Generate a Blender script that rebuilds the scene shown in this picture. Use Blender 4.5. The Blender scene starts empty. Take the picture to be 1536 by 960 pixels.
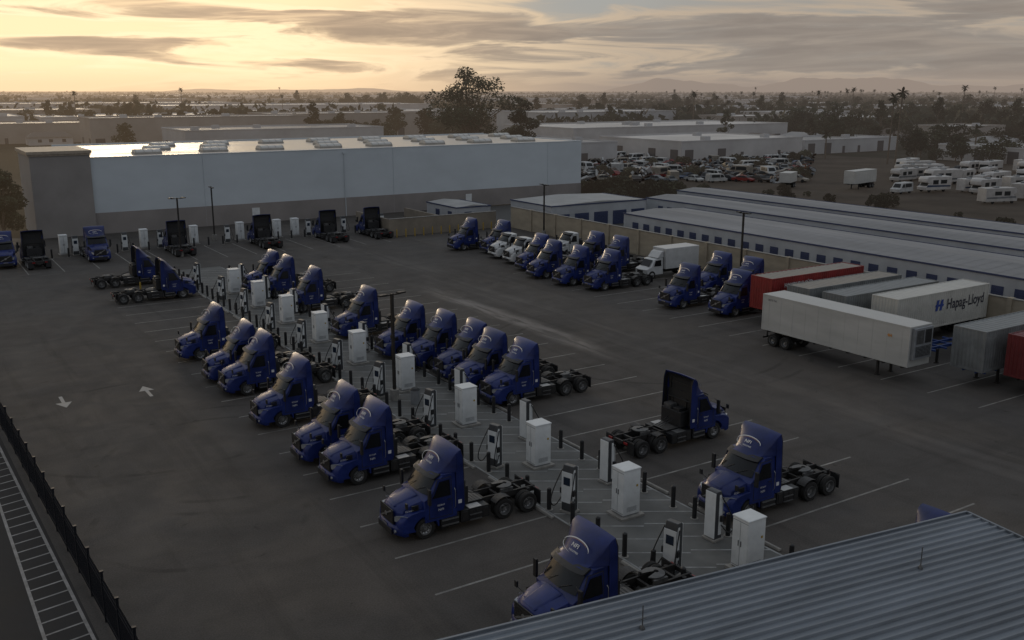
import bpy, bmesh, math, random
from mathutils import Vector, Matrix
R=random.Random(7)
SC=bpy.context.scene
COL=SC.collection
rad=math.radians
YAW=rad(32.6)
CY,SY=math.cos(YAW),math.sin(YAW)
def C2W(X,Y): return (X*CY+Y*SY,-X*SY+Y*CY)
def W2C(x,y): return (x*CY-y*SY, x*SY+y*CY)

# ------------------------------------------------------------------ materials
def nn(nt,t,**k):
    n=nt.nodes.new(t)
    for a,b in k.items(): setattr(n,a,b)
    return n
def haze_group():  # distance haze painted into the materials as emission, growing away from the origin
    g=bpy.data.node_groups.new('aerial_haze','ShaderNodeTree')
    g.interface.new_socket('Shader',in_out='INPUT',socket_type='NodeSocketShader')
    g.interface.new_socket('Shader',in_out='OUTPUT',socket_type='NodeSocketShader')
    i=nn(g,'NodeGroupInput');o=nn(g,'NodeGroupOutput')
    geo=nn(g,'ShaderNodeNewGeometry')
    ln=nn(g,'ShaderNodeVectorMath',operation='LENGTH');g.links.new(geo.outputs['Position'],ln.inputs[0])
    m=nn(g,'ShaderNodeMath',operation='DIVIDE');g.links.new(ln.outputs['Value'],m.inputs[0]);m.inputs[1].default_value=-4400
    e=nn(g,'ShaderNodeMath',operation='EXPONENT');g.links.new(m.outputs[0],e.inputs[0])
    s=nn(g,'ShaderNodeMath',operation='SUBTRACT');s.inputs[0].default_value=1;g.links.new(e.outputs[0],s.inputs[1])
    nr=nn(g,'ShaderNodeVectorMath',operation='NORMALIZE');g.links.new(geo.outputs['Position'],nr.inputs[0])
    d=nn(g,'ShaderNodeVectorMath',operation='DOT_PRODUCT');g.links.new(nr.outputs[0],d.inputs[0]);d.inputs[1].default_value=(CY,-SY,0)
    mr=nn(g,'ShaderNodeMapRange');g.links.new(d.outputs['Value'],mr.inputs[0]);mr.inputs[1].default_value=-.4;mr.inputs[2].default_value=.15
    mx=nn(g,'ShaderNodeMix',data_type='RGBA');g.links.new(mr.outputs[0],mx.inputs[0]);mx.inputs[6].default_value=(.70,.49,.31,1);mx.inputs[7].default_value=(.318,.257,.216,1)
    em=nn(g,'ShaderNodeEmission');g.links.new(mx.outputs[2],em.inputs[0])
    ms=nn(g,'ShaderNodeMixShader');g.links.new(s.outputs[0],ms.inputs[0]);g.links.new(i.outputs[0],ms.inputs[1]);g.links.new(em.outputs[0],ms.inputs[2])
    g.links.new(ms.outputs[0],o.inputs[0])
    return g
HG=haze_group()
MATS={}
def M(name,col,rough=.6,metal=0.,var=.25,scale=2.,bump=0.,haze=False,rnd=0.,spec=.5,coat=0.,det=5,stretch=None,world=False):
    if name in MATS: return MATS[name]
    m=bpy.data.materials.new(name);m.use_nodes=True;nt=m.node_tree
    b=nt.nodes['Principled BSDF'];out=nt.nodes['Material Output']
    b.inputs['Roughness'].default_value=rough;b.inputs['Metallic'].default_value=metal
    b.inputs['Specular IOR Level'].default_value=spec
    if coat: b.inputs['Coat Weight'].default_value=coat;b.inputs['Coat Roughness'].default_value=.12
    if world:
        tc=nn(nt,'ShaderNodeNewGeometry');vo=tc.outputs['Position']
    else:
        tc=nn(nt,'ShaderNodeTexCoord');vo=tc.outputs['Object']
    if stretch:
        mp=nn(nt,'ShaderNodeMapping');mp.inputs['Scale'].default_value=stretch;nt.links.new(vo,mp.inputs[0]);vo=mp.outputs[0]
    nz=nn(nt,'ShaderNodeTexNoise');nz.inputs['Scale'].default_value=scale;nz.inputs['Detail'].default_value=det;nz.inputs['Roughness'].default_value=.62
    nt.links.new(vo,nz.inputs['Vector'])
    mr=nn(nt,'ShaderNodeMapRange');nt.links.new(nz.outputs[0],mr.inputs[0]);mr.inputs[1].default_value=.3;mr.inputs[2].default_value=.7
    mr.inputs[3].default_value=1-var;mr.inputs[4].default_value=1+var*.5
    val=mr.outputs[0]
    if rnd:
        oi=nn(nt,'ShaderNodeObjectInfo');r2=nn(nt,'ShaderNodeMapRange');nt.links.new(oi.outputs['Random'],r2.inputs[0]);r2.inputs[3].default_value=1-rnd;r2.inputs[4].default_value=1+rnd
        mm=nn(nt,'ShaderNodeMath',operation='MULTIPLY');nt.links.new(val,mm.inputs[0]);nt.links.new(r2.outputs[0],mm.inputs[1]);val=mm.outputs[0]
    vm=nn(nt,'ShaderNodeVectorMath',operation='SCALE');vm.inputs[0].default_value=col[:3];nt.links.new(val,vm.inputs['Scale'])
    nt.links.new(vm.outputs[0],b.inputs['Base Color'])
    rr=nn(nt,'ShaderNodeMapRange');nt.links.new(nz.outputs[0],rr.inputs[0]);rr.inputs[1].default_value=.3;rr.inputs[2].default_value=.7
    rr.inputs[3].default_value=max(.05,rough-.08);rr.inputs[4].default_value=min(1,rough+.12);nt.links.new(rr.outputs[0],b.inputs['Roughness'])
    if bump:
        bp=nn(nt,'ShaderNodeBump');bp.inputs['Strength'].default_value=bump;bp.inputs['Distance'].default_value=.03
        nt.links.new(nz.outputs[0],bp.inputs['Height']);nt.links.new(bp.outputs[0],b.inputs['Normal'])
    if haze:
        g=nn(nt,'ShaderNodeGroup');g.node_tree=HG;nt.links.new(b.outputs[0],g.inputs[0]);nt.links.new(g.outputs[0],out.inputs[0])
    MATS[name]=m;return m
BLUE=M('blue_paint',(.0085,.0195,.115),.38,.0,.4,1.2,coat=.10,rnd=.15,spec=.35)
WHITEP=M('white_truck_paint',(.46,.47,.47),.4,0,.15,1.2,coat=.2)
GLASS=M('dark_glass',(.008,.009,.011),.12,0,.1,2,spec=.28)
CGLASS=M('dusty_glass',(.03,.03,.03),.5,0,.2,2,spec=.2)
BLACK=M('black_plastic',(.012,.012,.013),.55,0,.3,6)
FRAME=M('frame_steel',(.024,.022,.021),.6,.2,.5,5)
GREYM=M('grey_machinery',(.10,.10,.10),.5,.4,.5,5)
ALU=M('aluminium',(.34,.34,.34),.38,.8,.3,6)
RUB=M('tyre_rubber',(.016,.015,.014),.85,0,.4,9)
LAMP=M('headlight_glass',(.30,.31,.33),.15,.3,.2,8)
RED=M('tail_lamp_red',(.25,.01,.01),.3)
LET=M('white_lettering',(.6,.6,.6),.5,0,.1)
LETB=M('blue_lettering',(.02,.05,.25),.5,0,.1)
LETD=M('dark_lettering',(.025,.025,.04),.5,0,.1)
LETO=M('orange_lettering',(.6,.25,.03),.5,0,.1)
CABW=M('cabinet_white',(.62,.64,.64),.45,0,.15,1.5,bump=.02)
CABG=M('cabinet_grey',(.20,.21,.22),.5,0,.2,3)
DSG=M('dispenser_dark',(.045,.048,.052),.4,0,.2,3)
CONC=M('concrete',(.25,.24,.22),.85,0,.35,1.6,bump=.2)
POLE=M('pole_bronze',(.03,.027,.024),.5,.4,.3,4)
YEL=M('yellow_paint',(.36,.24,.03),.5,0,.3,4)

# ------------------------------------------------------------------ mesh builder
class MB:
    def __init__(s): s.v=[];s.f=[];s.m=[]
    def add(s,vs,fs,mi=0):
        o=len(s.v);s.v+= [tuple(p) for p in vs]
        for f in fs: s.f.append(tuple(o+i for i in f));s.m.append(mi)
        return s
    def box(s,x0,x1,y0,y1,z0,z1,mi=0):
        vs=[(x0,y0,z0),(x1,y0,z0),(x1,y1,z0),(x0,y1,z0),(x0,y0,z1),(x1,y0,z1),(x1,y1,z1),(x0,y1,z1)]
        return s.add(vs,[(0,3,2,1),(4,5,6,7),(0,1,5,4),(1,2,6,5),(2,3,7,6),(3,0,4,7)],mi)
    def cyl(s,p0,p1,r0,r1=None,n=10,mi=0):
        r1=r0 if r1 is None else r1
        p0=Vector(p0);p1=Vector(p1);d=(p1-p0);
        if d.length<1e-6: return s
        d.normalize();a=d.orthogonal().normalized();b=d.cross(a)
        vs=[]
        for p,r in((p0,r0),(p1,r1)):
            for i in range(n):
                t=2*math.pi*i/n;vs.append(p+a*(r*math.cos(t))+b*(r*math.sin(t)))
        fs=[(i,(i+1)%n,n+(i+1)%n,n+i) for i in range(n)]+[tuple(range(n-1,-1,-1)),tuple(range(n,2*n))]
        return s.add(vs,fs,mi)
    def tube(s,pts,r,n=6,mi=0):
        for a,b in zip(pts[:-1],pts[1:]): s.cyl(a,b,r,r,n,mi)
        return s
    def lathe(s,prof,c,n=24,mi=0,closed=True):
        vs=[];k=len(prof)
        for i in range(n):
            t=2*math.pi*i/n
            for r,y in prof: vs.append((c[0]+r*math.cos(t),c[1]+y,c[2]+r*math.sin(t)))
        fs=[]
        kk=k if closed else k-1
        for i in range(n):
            for j in range(kk):
                a=i*k+j;b=i*k+(j+1)%k;c2=((i+1)%n)*k+(j+1)%k;d=((i+1)%n)*k+j
                fs.append((a,b,c2,d))
        return s.add(vs,fs,mi)
    def shell(s,prof,hw,bul=None,crown=None,mi=0,st=(-1,-.93,-.75,-.4,0,.4,.75,.93,1),y0=None,y1=None):
        vs=[];k=len(prof);n=len(st)
        for t in st:
            for x,z in prof:
                if y0 is None: y=t*hw(x,z)
                else: y=y0+(y1-y0)*(t*.5+.5)
                bx=(bul(x,z)*abs(t)**3 if bul else 0);cz=(crown(x,z)*t*t if crown else 0)
                vs.append((x+bx,y,z-cz))
        fs=[]
        for i in range(n-1):
            for j in range(k):
                fs.append((i*k+j,(i+1)*k+j,(i+1)*k+(j+1)%k,i*k+(j+1)%k))
        fs.append(tuple(range(k)));fs.append(tuple((n-1)*k+j for j in range(k-1,-1,-1)))
        return s.add(vs,fs,mi)
    def slab(s,poly,fy,th,side=1,mi=0):
        k=len(poly);vs=[(x,side*fy(z),z) for x,z in poly]+[(x,side*(fy(z)-th),z) for x,z in poly]
        fs=[tuple(range(k)),tuple(range(2*k-1,k-1,-1))]+[(i,(i+1)%k,k+(i+1)%k,k+i) for i in range(k)]
        return s.add(vs,fs,mi)
    def mesh(s,name,mats,bevel=0,smooth=True,ang=32,seg=1):
        me=bpy.data.meshes.new(name);me.from_pydata(s.v,[],s.f)
        for m in (mats if isinstance(mats,(list,tuple)) else [mats]): me.materials.append(m)
        me.polygons.foreach_set('material_index',s.m)
        bm=bmesh.new();bm.from_mesh(me)
        bmesh.ops.recalc_face_normals(bm,faces=bm.faces)
        if bevel:
            ed=[e for e in bm.edges if len(e.link_faces)==2 and e.calc_face_angle(0)>.6]
            bmesh.ops.bevel(bm,geom=ed,offset=bevel,segments=seg,affect='EDGES',clamp_overlap=True,profile=.5)
        bm.to_mesh(me);bm.free()
        if smooth:
            me.polygons.foreach_set('use_smooth',[True]*len(me.polygons));me.set_sharp_from_angle(angle=rad(ang))
        me.update();return me
def text_mesh(body,size,mat,origin,xa,ya,align='CENTER',bold=0.,sx=1.):
    cu=bpy.data.curves.new('lettering','FONT');cu.body=body;cu.size=size;cu.align_x=align;cu.align_y='CENTER';cu.offset=bold;cu.space_character=1.05
    o=bpy.data.objects.new('tmp',cu);COL.objects.link(o)
    dg=bpy.context.evaluated_depsgraph_get();me=bpy.data.meshes.new_from_object(o.evaluated_get(dg))
    bpy.data.objects.remove(o);xa=Vector(xa).normalized();ya=Vector(ya).normalized();z=xa.cross(ya)
    mt=Matrix(((xa.x*sx,ya.x,z.x,origin[0]),(xa.y*sx,ya.y,z.y,origin[1]),(xa.z*sx,ya.z,z.z,origin[2]),(0,0,0,1)))
    me.transform(mt);me.materials.clear();me.materials.append(mat)
    for p in me.polygons: p.material_index=0
    return me
def P(name,mesh,loc=(0,0,0),rot=0,kids=(),label=None,sc=None): return dict(name=name,mesh=mesh,loc=loc,rot=rot,kids=list(kids),label=label,sc=sc)
def inst(sp,loc=None,rot=None,label=None,cat=None,group=None,parent=None,scale=None,kind=None):
    o=bpy.data.objects.new(sp['name'],sp['mesh']);COL.objects.link(o)
    if sp['mesh'] is None: o.empty_display_size=.3
    o.location=loc if loc is not None else sp['loc'];o.rotation_euler=(0,0,rot if rot is not None else sp['rot'])
    if scale is not None: o.scale=(scale,)*3 if not isinstance(scale,tuple) else scale
    elif sp['sc']: o.scale=sp['sc']
    if parent: o.parent=parent
    if label or sp['label']: o['label']=label or sp['label']
    if cat: o['category']=cat
    if group: o['group']=group
    if kind: o['kind']=kind
    for k in sp['kids']: inst(k,parent=o)
    return o
def struct(name,me,loc=(0,0,0)):
    o=bpy.data.objects.new(name,me);COL.objects.link(o);o.location=loc;o['kind']='structure';return o

# ------------------------------------------------------------------ wheels
def tyre(w,r,y):
    h=w/2;return [(r-.22,y-h*.75),(r-.08,y-h),(r-.02,y-h*.9),(r,y-h*.6),(r,y-h*.2),(r-.012,y-h*.16),(r-.012,y+h*.16),(r,y+h*.2),(r,y+h*.6),(r-.02,y+h*.9),(r-.08,y+h),(r-.22,y+h*.75)]
ty1=MB().lathe(tyre(.29,.5,0),(0,0,0)).mesh('tyre',RUB)
ty2=MB().lathe(tyre(.27,.5,-.15),(0,0,0)).lathe(tyre(.27,.5,.16),(0,0,0)).mesh('dual_tyre',RUB)
def rimm(s,dual):
    b=MB()
    if not dual:
        b.lathe([(0,s*.13),(.08,s*.13),(.1,s*.06),(.17,s*.05),(.2,s*.02),(.26,s*.06),(.285,s*.14),(.30,s*.14),(.29,-s*.1),(0,-s*.1)],(0,0,0),24)
        for i in range(10):
            a=i*math.pi/5;b.cyl((.15*math.cos(a),s*.04,.15*math.sin(a)),(.15*math.cos(a),s*.085,.15*math.sin(a)),.018,n=6,mi=1)
            a+=.3;b.cyl((.23*math.cos(a),s*.03,.23*math.sin(a)),(.23*math.cos(a),s*.06,.23*math.sin(a)),.026,n=8,mi=1)
    else:
        b.lathe([(0,s*.24),(.09,s*.24),(.11,s*.1),(.17,s*.08),(.2,s*.06),(.25,s*.1),(.285,s*.3),(.30,s*.3),(.29,-s*.2),(0,-s*.2)],(0,0,0),24)
        for i in range(10):
            a=i*math.pi/5;b.cyl((.15*math.cos(a),s*.07,.15*math.sin(a)),(.15*math.cos(a),s*.115,.15*math.sin(a)),.018,n=6,mi=1)
            a+=.3;b.cyl((.225*math.cos(a),s*.06,.225*math.sin(a)),(.225*math.cos(a),s*.095,.225*math.sin(a)),.026,n=8,mi=1)
    return b.mesh('rim',[ALU,BLACK])
RIM={(s,d):rimm(s,d) for s in(-1,1) for d in(0,1)}
def wheel(x,y,dual=0,r=.5):
    s=1 if y>0 else -1
    return P('wheel',None,(x,y,r),kids=[P('tyre',ty2 if dual else ty1),P('rim',RIM[(s,dual)])])

# ------------------------------------------------------------------ tractor
def cabw(z): return 1.2 if z<1.9 else 1.2-.1*(z-1.9)/1.05
def make_tractor(paint,fairing=True,marks=True,num='EE3669'):
    K=[]
    def bulc(x,z): return .24 if (x<.72 and z>1.85) else .05 if x<.1 else 0
    K.append(P('cab',MB().shell([(-.08,.78),(-.12,1.85),(.0,2.0),(.27,2.4),(.53,2.78),(.68,2.9),(.9,2.96),(1.62,2.97),(1.62,.78)],lambda x,z:cabw(z),bulc,lambda x,z:.05 if z>2.7 else 0).mesh('cab',paint,.02)))
    hw=lambda x,z:(.93+.14*min(1,max(0,(x+1.3)/1.3)))*(1 if z<1.55 else .93)
    hd_=MB().shell([(-1.3,.8),(-1.38,1.05),(-1.36,1.4),(-1.28,1.58),(-1.1,1.69),(-.6,1.83),(-.05,1.97),(.02,1.97),(.02,.8)],hw,lambda x,z:.34*max(0,min(1,(-x-.75)/.5)),lambda x,z:.13 if z>1.5 else 0)
    hd_.add([(-1.24,-.42,1.60),(-1.24,.42,1.60),(-.08,.52,1.955),(-.08,-.52,1.955),(-1.22,-.36,1.645),(-1.22,.36,1.645),(-.1,.46,2.0),(-.1,-.46,2.0)],[(4,5,6,7),(0,1,5,4),(1,2,6,5),(2,3,7,6),(3,0,4,7)])
    K.append(P('hood',hd_.mesh('hood',paint,.012)))
    for s in(-1,1):
        v=MB()
        for i in range(4): v.box(-.62+i*.0,-.28,s*1.0,s*1.075,1.45+i*.07,1.485+i*.07)
        K.append(P('hood_vent',v.mesh('hood_vent',BLACK)))
    arch=[(.62*math.cos(a),.5+.62*math.sin(a)) for a in [math.pi*i/12 for i in range(0,13)]]
    fp=[(-1.22,.5),(-1.3,.8),(-1.27,1.1),(-1.1,1.3),(-.8,1.4),(-.2,1.44),(.4,1.4),(.66,1.28),(.7,.5)]
    for s in(-1,1):
        b=MB().shell(fp+arch,None,None,None,st=(-1,-.4,.3,.8,1),y0=s*.72,y1=s*1.2)
        for i,v in enumerate(b.v):
            if abs(v[1])>1.1 and v[0]<-.6: b.v[i]=(v[0]+.18*(abs(v[1])-1.1)*10*.9,v[1],v[2]-.02)
        K.append(P('fender',b.mesh('fender',paint,.02)))
    K.append(P('bumper',MB().shell([(-1.36,.34),(-1.47,.42),(-1.5,.72),(-1.42,.84),(-1.2,.84),(-1.15,.34)],lambda x,z:1.17,lambda x,z:.3,None).box(-1.508,-1.46,-.72,.72,.38,.68,1).box(-1.51,-1.5,-.25,.25,.70,.8,2).mesh('bumper',[paint,BLACK,ALU],.012)))
    g=MB().box(-1.405,-1.36,-.66,.66,.86,1.54,0)
    for i in range(6): g.box(-1.425,-1.4,-.62,.62,.93+i*.095,.965+i*.095,1)
    g.add([(-1.435,-.56,1.46),(-1.435,-.48,1.50),(-1.435,.56,.95),(-1.435,.48,.91),(-1.42,-.56,1.46),(-1.42,-.48,1.50),(-1.42,.56,.95),(-1.42,.48,.91)],[(0,1,2,3),(4,7,6,5),(0,4,5,1),(1,5,6,2),(2,6,7,3),(3,7,4,0)],2)
    g.cyl((-1.43,0,1.2),(-1.45,0,1.2),.11,n=16,mi=2)
    K.append(P('grille',g.mesh('grille',[BLACK,FRAME,ALU])))
    for s in(-1,1):
        b=MB();pts=[(-1.32,.72,1.02),(-1.33,.72,1.25),(-1.12,1.06,1.32),(-.9,1.2,1.3),(-.98,1.2,1.14),(-1.16,1.06,1.04)]
        pts=[(x-.02,s*(y+.0),z) for x,y,z in pts];b.add(pts+[(x+.12,y-.05*s,z) for x,y,z in pts],[(0,1,2,3,4,5),(11,10,9,8,7,6)]+[(i,(i+1)%6,6+(i+1)%6,6+i) for i in range(6)])
        K.append(P('headlight',b.mesh('headlight',LAMP)))
        K.append(P('fog_lamp',MB().cyl((-1.36,s*.85,.6),(-1.42,s*.85,.6),.08,n=12).mesh('fog_lamp',LAMP)))
    b=MB();st=(-.88,-.75,-.4,0,.4,.75,.88);pr=[(.03,2.05),(.27,2.4),(.5,2.735)]
    for t in st:
        for x,z in pr: b.v.append((x+.24*abs(t)**3-.022,t*cabw(z),z+.012))
    for i in range(len(st)-1):
        for j in range(2): b.f.append((i*3+j,i*3+j+1,(i+1)*3+j+1,(i+1)*3+j));b.m.append(0)
    K.append(P('windshield',b.mesh('windshield',GLASS)))
    K.append(P('wiper',MB().tube([(-.06,-.1,2.06),(.2,-.7,2.34)],.012,5).tube([(-.06,.7,2.06),(.2,.15,2.36)],.012,5).mesh('wiper',BLACK)))
    for s in(-1,1):
        seam=MB().slab([(.17,.92),(.17,1.96),(.4,2.12),(.64,2.75),(1.37,2.78),(1.39,.92)],lambda z:cabw(z)+.004,.03,s).mesh('door_seal',BLACK)
        door=MB().slab([(.2,.95),(.2,1.95),(.42,2.1),(.66,2.72),(1.34,2.75),(1.36,.95)],lambda z:cabw(z)+.014,.03,s).mesh('door',paint,.008)
        win=MB().slab([(.34,1.9),(.46,2.08),(.74,2.62),(1.26,2.64),(1.28,1.9)],lambda z:cabw(z)+.022,.012,s).mesh('side_window',GLASS)
        hd=MB().box(1.12,1.28,s*1.215,s*1.25,1.7,1.74).mesh('handle',BLACK)
        K.append(P('door',door,kids=[P('side_window',win),P('handle',hd),P('door_seal',seam)]))
        b=MB().box(.02,.13,s*1.36,s*1.56,1.75,2.5).tube([(.1,s*1.15,2.5),(.08,s*1.4,2.42)],.02).tube([(.1,s*1.18,1.85),(.08,s*1.4,1.85)],.02)
        K.append(P('mirror',b.mesh('mirror',BLACK,.02)))
        b=MB().box(-1.0,-.92,s*1.13,s*1.3,1.72,1.98).tube([(-.75,s*.9,1.5),(-.95,s*1.2,1.75)],.014)
        K.append(P('hood_mirror',b.mesh('hood_mirror',BLACK,.02)))
        K.append(P('grab_rail',MB().tube([(1.48,s*1.21,1.2),(1.5,s*1.27,1.3),(1.5,s*1.27,2.1),(1.48,s*1.2,2.2)],.016,6).mesh('grab_rail',ALU)))
    K.append(P('sun_visor',MB().shell([(.34,2.76),(.29,2.79),(.62,2.97),(.68,2.92)],lambda x,z:1.04,lambda x,z:.2).mesh('sun_visor',BLACK)))
    if fairing:
        fw=lambda x,z:.88+.31*min(1,max(0,(x-.5)/.9))
        bl=lambda x,z:.40*max(0,min(1,(1.75-x)/.9)) if z>2.93 else .1
        K.append(P('roof_fairing',MB().shell([(.5,2.9),(.60,3.0),(.80,3.2),(1.02,3.45),(1.24,3.70),(1.46,3.88),(1.68,3.99),(1.86,4.03),(1.85,3.96),(1.7,3.86),(1.62,3.6),(1.6,2.92)],fw,bl,lambda x,z:.05 if z>3.3 else 0).mesh('roof_fairing',paint,.012)))
        K.append(P('fairing_back',MB().shell([(1.66,2.98),(1.67,3.6),(1.74,3.82),(1.83,3.90),(1.80,3.91),(1.71,3.84),(1.64,3.6),(1.63,2.98)],lambda x,z:1.12,None,lambda x,z:.05,st=(-1,0,1)).box(1.67,1.72,-.9,-.82,2.98,3.75,1).box(1.67,1.72,.82,.9,2.98,3.75,1).box(1.67,1.70,-.8,.8,3.35,3.42,1).mesh('fairing_back',[BLACK,FRAME])))
        for s in(-1,1):
            b=MB().slab([(1.6,1.0),(1.6,3.82),(1.84,3.93),(1.95,3.6),(2.02,1.25),(1.95,1.0)],lambda z:1.205 if z<3 else 1.18,.03,s)
            K.append(P('side_fairing',b.mesh('side_fairing',paint,.006)))
            K.append(P('fairing_lining',MB().slab([(1.66,1.04),(1.67,3.6),(1.8,3.82),(1.93,3.55),(1.99,1.27),(1.93,1.04)],lambda z:1.172 if z<3 else 1.147,.01,s).mesh('fairing_lining',BLACK)))
            K.append(P('fairing_edge',MB().slab([(1.84,3.93),(1.95,3.6),(2.02,1.25),(1.95,1.0),(1.99,1.0),(2.06,1.25),(1.99,3.6),(1.87,3.95)],lambda z:1.2 if z<3 else 1.175,.03,s).mesh('fairing_edge',BLACK)))
    K.append(P('rear_cab_panel',MB().box(1.622,1.66,-1.12,1.12,1.0,2.95).box(1.66,1.72,-.5,.5,2.0,2.55,1).box(1.66,1.7,-.9,-.6,1.3,2.5,1).mesh('rear_cab_panel',[BLACK,FRAME])))
    eq=MB().box(1.78,2.42,-.82,.82,1.05,1.95,0).box(1.84,2.36,-.7,-.1,1.95,2.2,1).box(1.84,2.36,.1,.62,1.95,2.12,0)
    for y in(-.88,.88): eq.box(1.75,1.82,y-.04,y+.04,.98,2.5,0)
    eq.box(1.75,1.82,-.88,.88,2.46,2.52,0)
    K.append(P('equipment_rack',eq.mesh('equipment_rack',[BLACK,GREYM],.015)))
    for s in(-1,1):
        b=MB().box(.78,1.75,s*.7,s*1.17,.32,.92,0).box(1.85,3.35,s*.62,s*1.15,.34,.93,0).box(.82,1.7,s*1.15,s*1.24,.42,.47,1).box(.82,1.7,s*1.15,s*1.24,.68,.73,1)
        for i in range(4): b.box(1.95+i*.36,2.2+i*.36,s*1.14,s*1.17,.42,.85,2)
        b.box(2.3,2.95,s*1.15,s*1.22,.36,.4,1).box(2.3,2.95,s*1.15,s*1.22,.62,.66,1).box(2.28,2.97,s*.65,s*1.16,.93,.96,1)
        K.append(P('battery_box',b.mesh('battery_box',[BLACK,ALU,FRAME],.01)))
    fr=MB()
    for s in(-1,1): fr.box(-.95,6.35,s*.4,s*.49,.72,1.0)
    for x in(.9,2.3,3.4,4.2,5.55,6.28): fr.box(x,x+.12,-.4,.4,.76,.95)
    for x in(4.2,5.55): fr.cyl((x,-.95,.5),(x,.95,.5),.09,n=8).cyl((x,-.2,.5),(x,.2,.5),.24,n=12)
    for x in(4.2,5.55):
        for s in(-1,1): fr.box(x-.35,x+.35,s*.5,s*.62,.55,.68).cyl((x+.35,s*.55,.62),(x+.35,s*.55,.98),.1,n=10)
    fr.cyl((0,-.9,.5),(0,.9,.5),.07,n=8).cyl((3.55,-.55,.72),(3.55,.55,.72),.13,n=12)
    K.append(P('chassis_frame',fr.mesh('chassis_frame',FRAME)))
    dk=MB().box(2.1,3.3,-.6,.6,1.003,1.03)
    for i in range(7): dk.box(2.14+i*.165,2.2+i*.165,-.58,.58,1.03,1.045)
    K.append(P('deck_plate',dk.mesh('deck_plate',GREYM)))
    b=MB();ring=[]
    for i in range(15):
        a=rad(25+i*310/14);ring.append((4.75-.48*math.cos(a)*1.0,.46*math.sin(a)))
    n=len(ring);inner=[(4.9-.1*math.cos(rad(25+i*310/14)),.12*math.sin(rad(25+i*310/14))) for i in range(n)]
    vs=[(x,y,1.24) for x,y in ring]+[(x,y,1.27) for x,y in inner]+[(x,y,1.19) for x,y in ring]+[(x,y,1.19) for x,y in inner]
    fs=[(i,i+1,n+i+1,n+i) for i in range(n-1)]+[(i,2*n+i,2*n+i+1,i+1) for i in range(n-1)]+[(n+i,n+i+1,3*n+i+1,3*n+i) for i in range(n-1)]
    b.add(vs,fs).box(4.4,5.1,-.5,-.38,1.0,1.18).box(4.4,5.1,.38,.5,1.0,1.18)
    K.append(P('fifth_wheel',b.mesh('fifth_wheel',GREYM)))
    for s in(-1,1):
        K.append(P('mud_flap',MB().box(6.22,6.25,s*.62,s*1.2,.25,.95).tube([(6.24,s*.45,.96),(6.24,s*1.2,.99)],.025).mesh('mud_flap',BLACK)))
        K.append(P('tail_light',MB().box(6.35,6.4,s*.5,s*.8,.8,.92).mesh('tail_light',RED)))
        pts=[(4.2+.62*math.cos(a),.5+.62*math.sin(a)) for a in [rad(60+i*12) for i in range(8)]]
        q=MB()
        for (xa,za),(xb,zb) in zip(pts[:-1],pts[1:]): q.add([(xa,s*.68,za),(xb,s*.68,zb),(xb,s*1.2,zb),(xa,s*1.2,za),(xa,s*.68,za+.02),(xb,s*.68,zb+.02),(xb,s*1.2,zb+.02),(xa,s*1.2,za+.02)],[(0,1,2,3),(7,6,5,4),(0,4,5,1),(2,6,7,3),(0,3,7,4),(1,5,6,2)])
        K.append(P('rear_fender',q.mesh('rear_fender',BLACK)))
    al=MB()
    for y,c in((-.2,.3),(0,.36),(.2,.3)):
        al.tube([(1.75,y,2.1),(2.4,y*1.3,1.75-c),(3.0,y,1.25),(3.4,y,1.15)],.02,5)
    K.append(P('air_line',al.mesh('air_line',BLACK)))
    for s in(-1,1): K.append(wheel(0,s*1.03,0))
    for x in(4.2,5.55):
        for s in(-1,1): K.append(wheel(x,s*.93,1))
    if marks:
        up=Vector((.66,0,.75)).normalized()
        K.append(P('lettering',text_mesh('NFI',.22,LET,(.925,.06,3.40),(0,-1,0),up,bold=.004,sx=1.25)))
        K.append(P('lettering',text_mesh('INDUSTRIES',.10,LET,(.79,0,3.225),(0,-1,0),up,bold=.001)))
        ar=MB()
        for r0,wd,mi,a0,a1 in((.60,.085,0,8,172),(.54,.022,1,35,140),(.57,.03,0,168,262)):
            k=18;vs=[]
            for i in range(k+1):
                a=rad(a0+i*(a1-a0)/k);w_=wd*math.sin(math.pi*(i+.5)/(k+1))
                for r in(r0,r0+w_):
                    yy=-(r*math.cos(a))*1.25;uu=r*math.sin(a)*.50-.02
                    vs.append((.91+up.x*uu-.018,yy,3.40+up.z*uu))
            ar.add(vs,[(2*i,2*i+2,2*i+3,2*i+1) for i in range(k)],mi)
        K.append(P('logo',ar.mesh('logo',[LET,LETO])))
        for s in(-1,1):
            xa=(1,0,0) if s<0 else (-1,0,0)
            K.append(P('lettering',text_mesh(num,.12,LET,(.78,s*1.222,1.52),xa,(0,0,1),bold=0)))
            K.append(P('lettering',text_mesh(num,.13,LET,(-.75,s*1.06,1.5),xa,(0,0,1),bold=0)))
            K.append(P('logo',text_mesh('NFI',.16,LET,(.78,s*1.222,1.30),xa,(0,0,1),bold=.001,sx=1.2)))
            K.append(P('door_placard',MB().box(1.68,1.86,s*1.206,s*1.212,1.38,1.56).mesh('door_placard',LET)))
    return P('tractor_truck',None,kids=K)
TR=make_tractor(BLUE)
TRW=make_tractor(WHITEP,False,False)
GL='tractor trucks parked in charging bays'
LAB_L='blue day cab tractor truck parked nose out beside charging island'
for x,y in[(19.0,26.7),(18.65,37.6),(18.6,45.0),(18.4,48.6),(18.3,55.6),(18.5,63.0),(18.4,66.6),(18.2,73.4)]:
    inst(TR,(x,y,0),R.uniform(-.025,.025),LAB_L,'truck',GL)
for x,y in[(23.0,97.2),(22.6,106.2)]:
    inst(TR,(x,y,0),math.pi+R.uniform(-.03,.03),'blue tractor truck with bare chassis facing the chargers','truck',GL)
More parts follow.
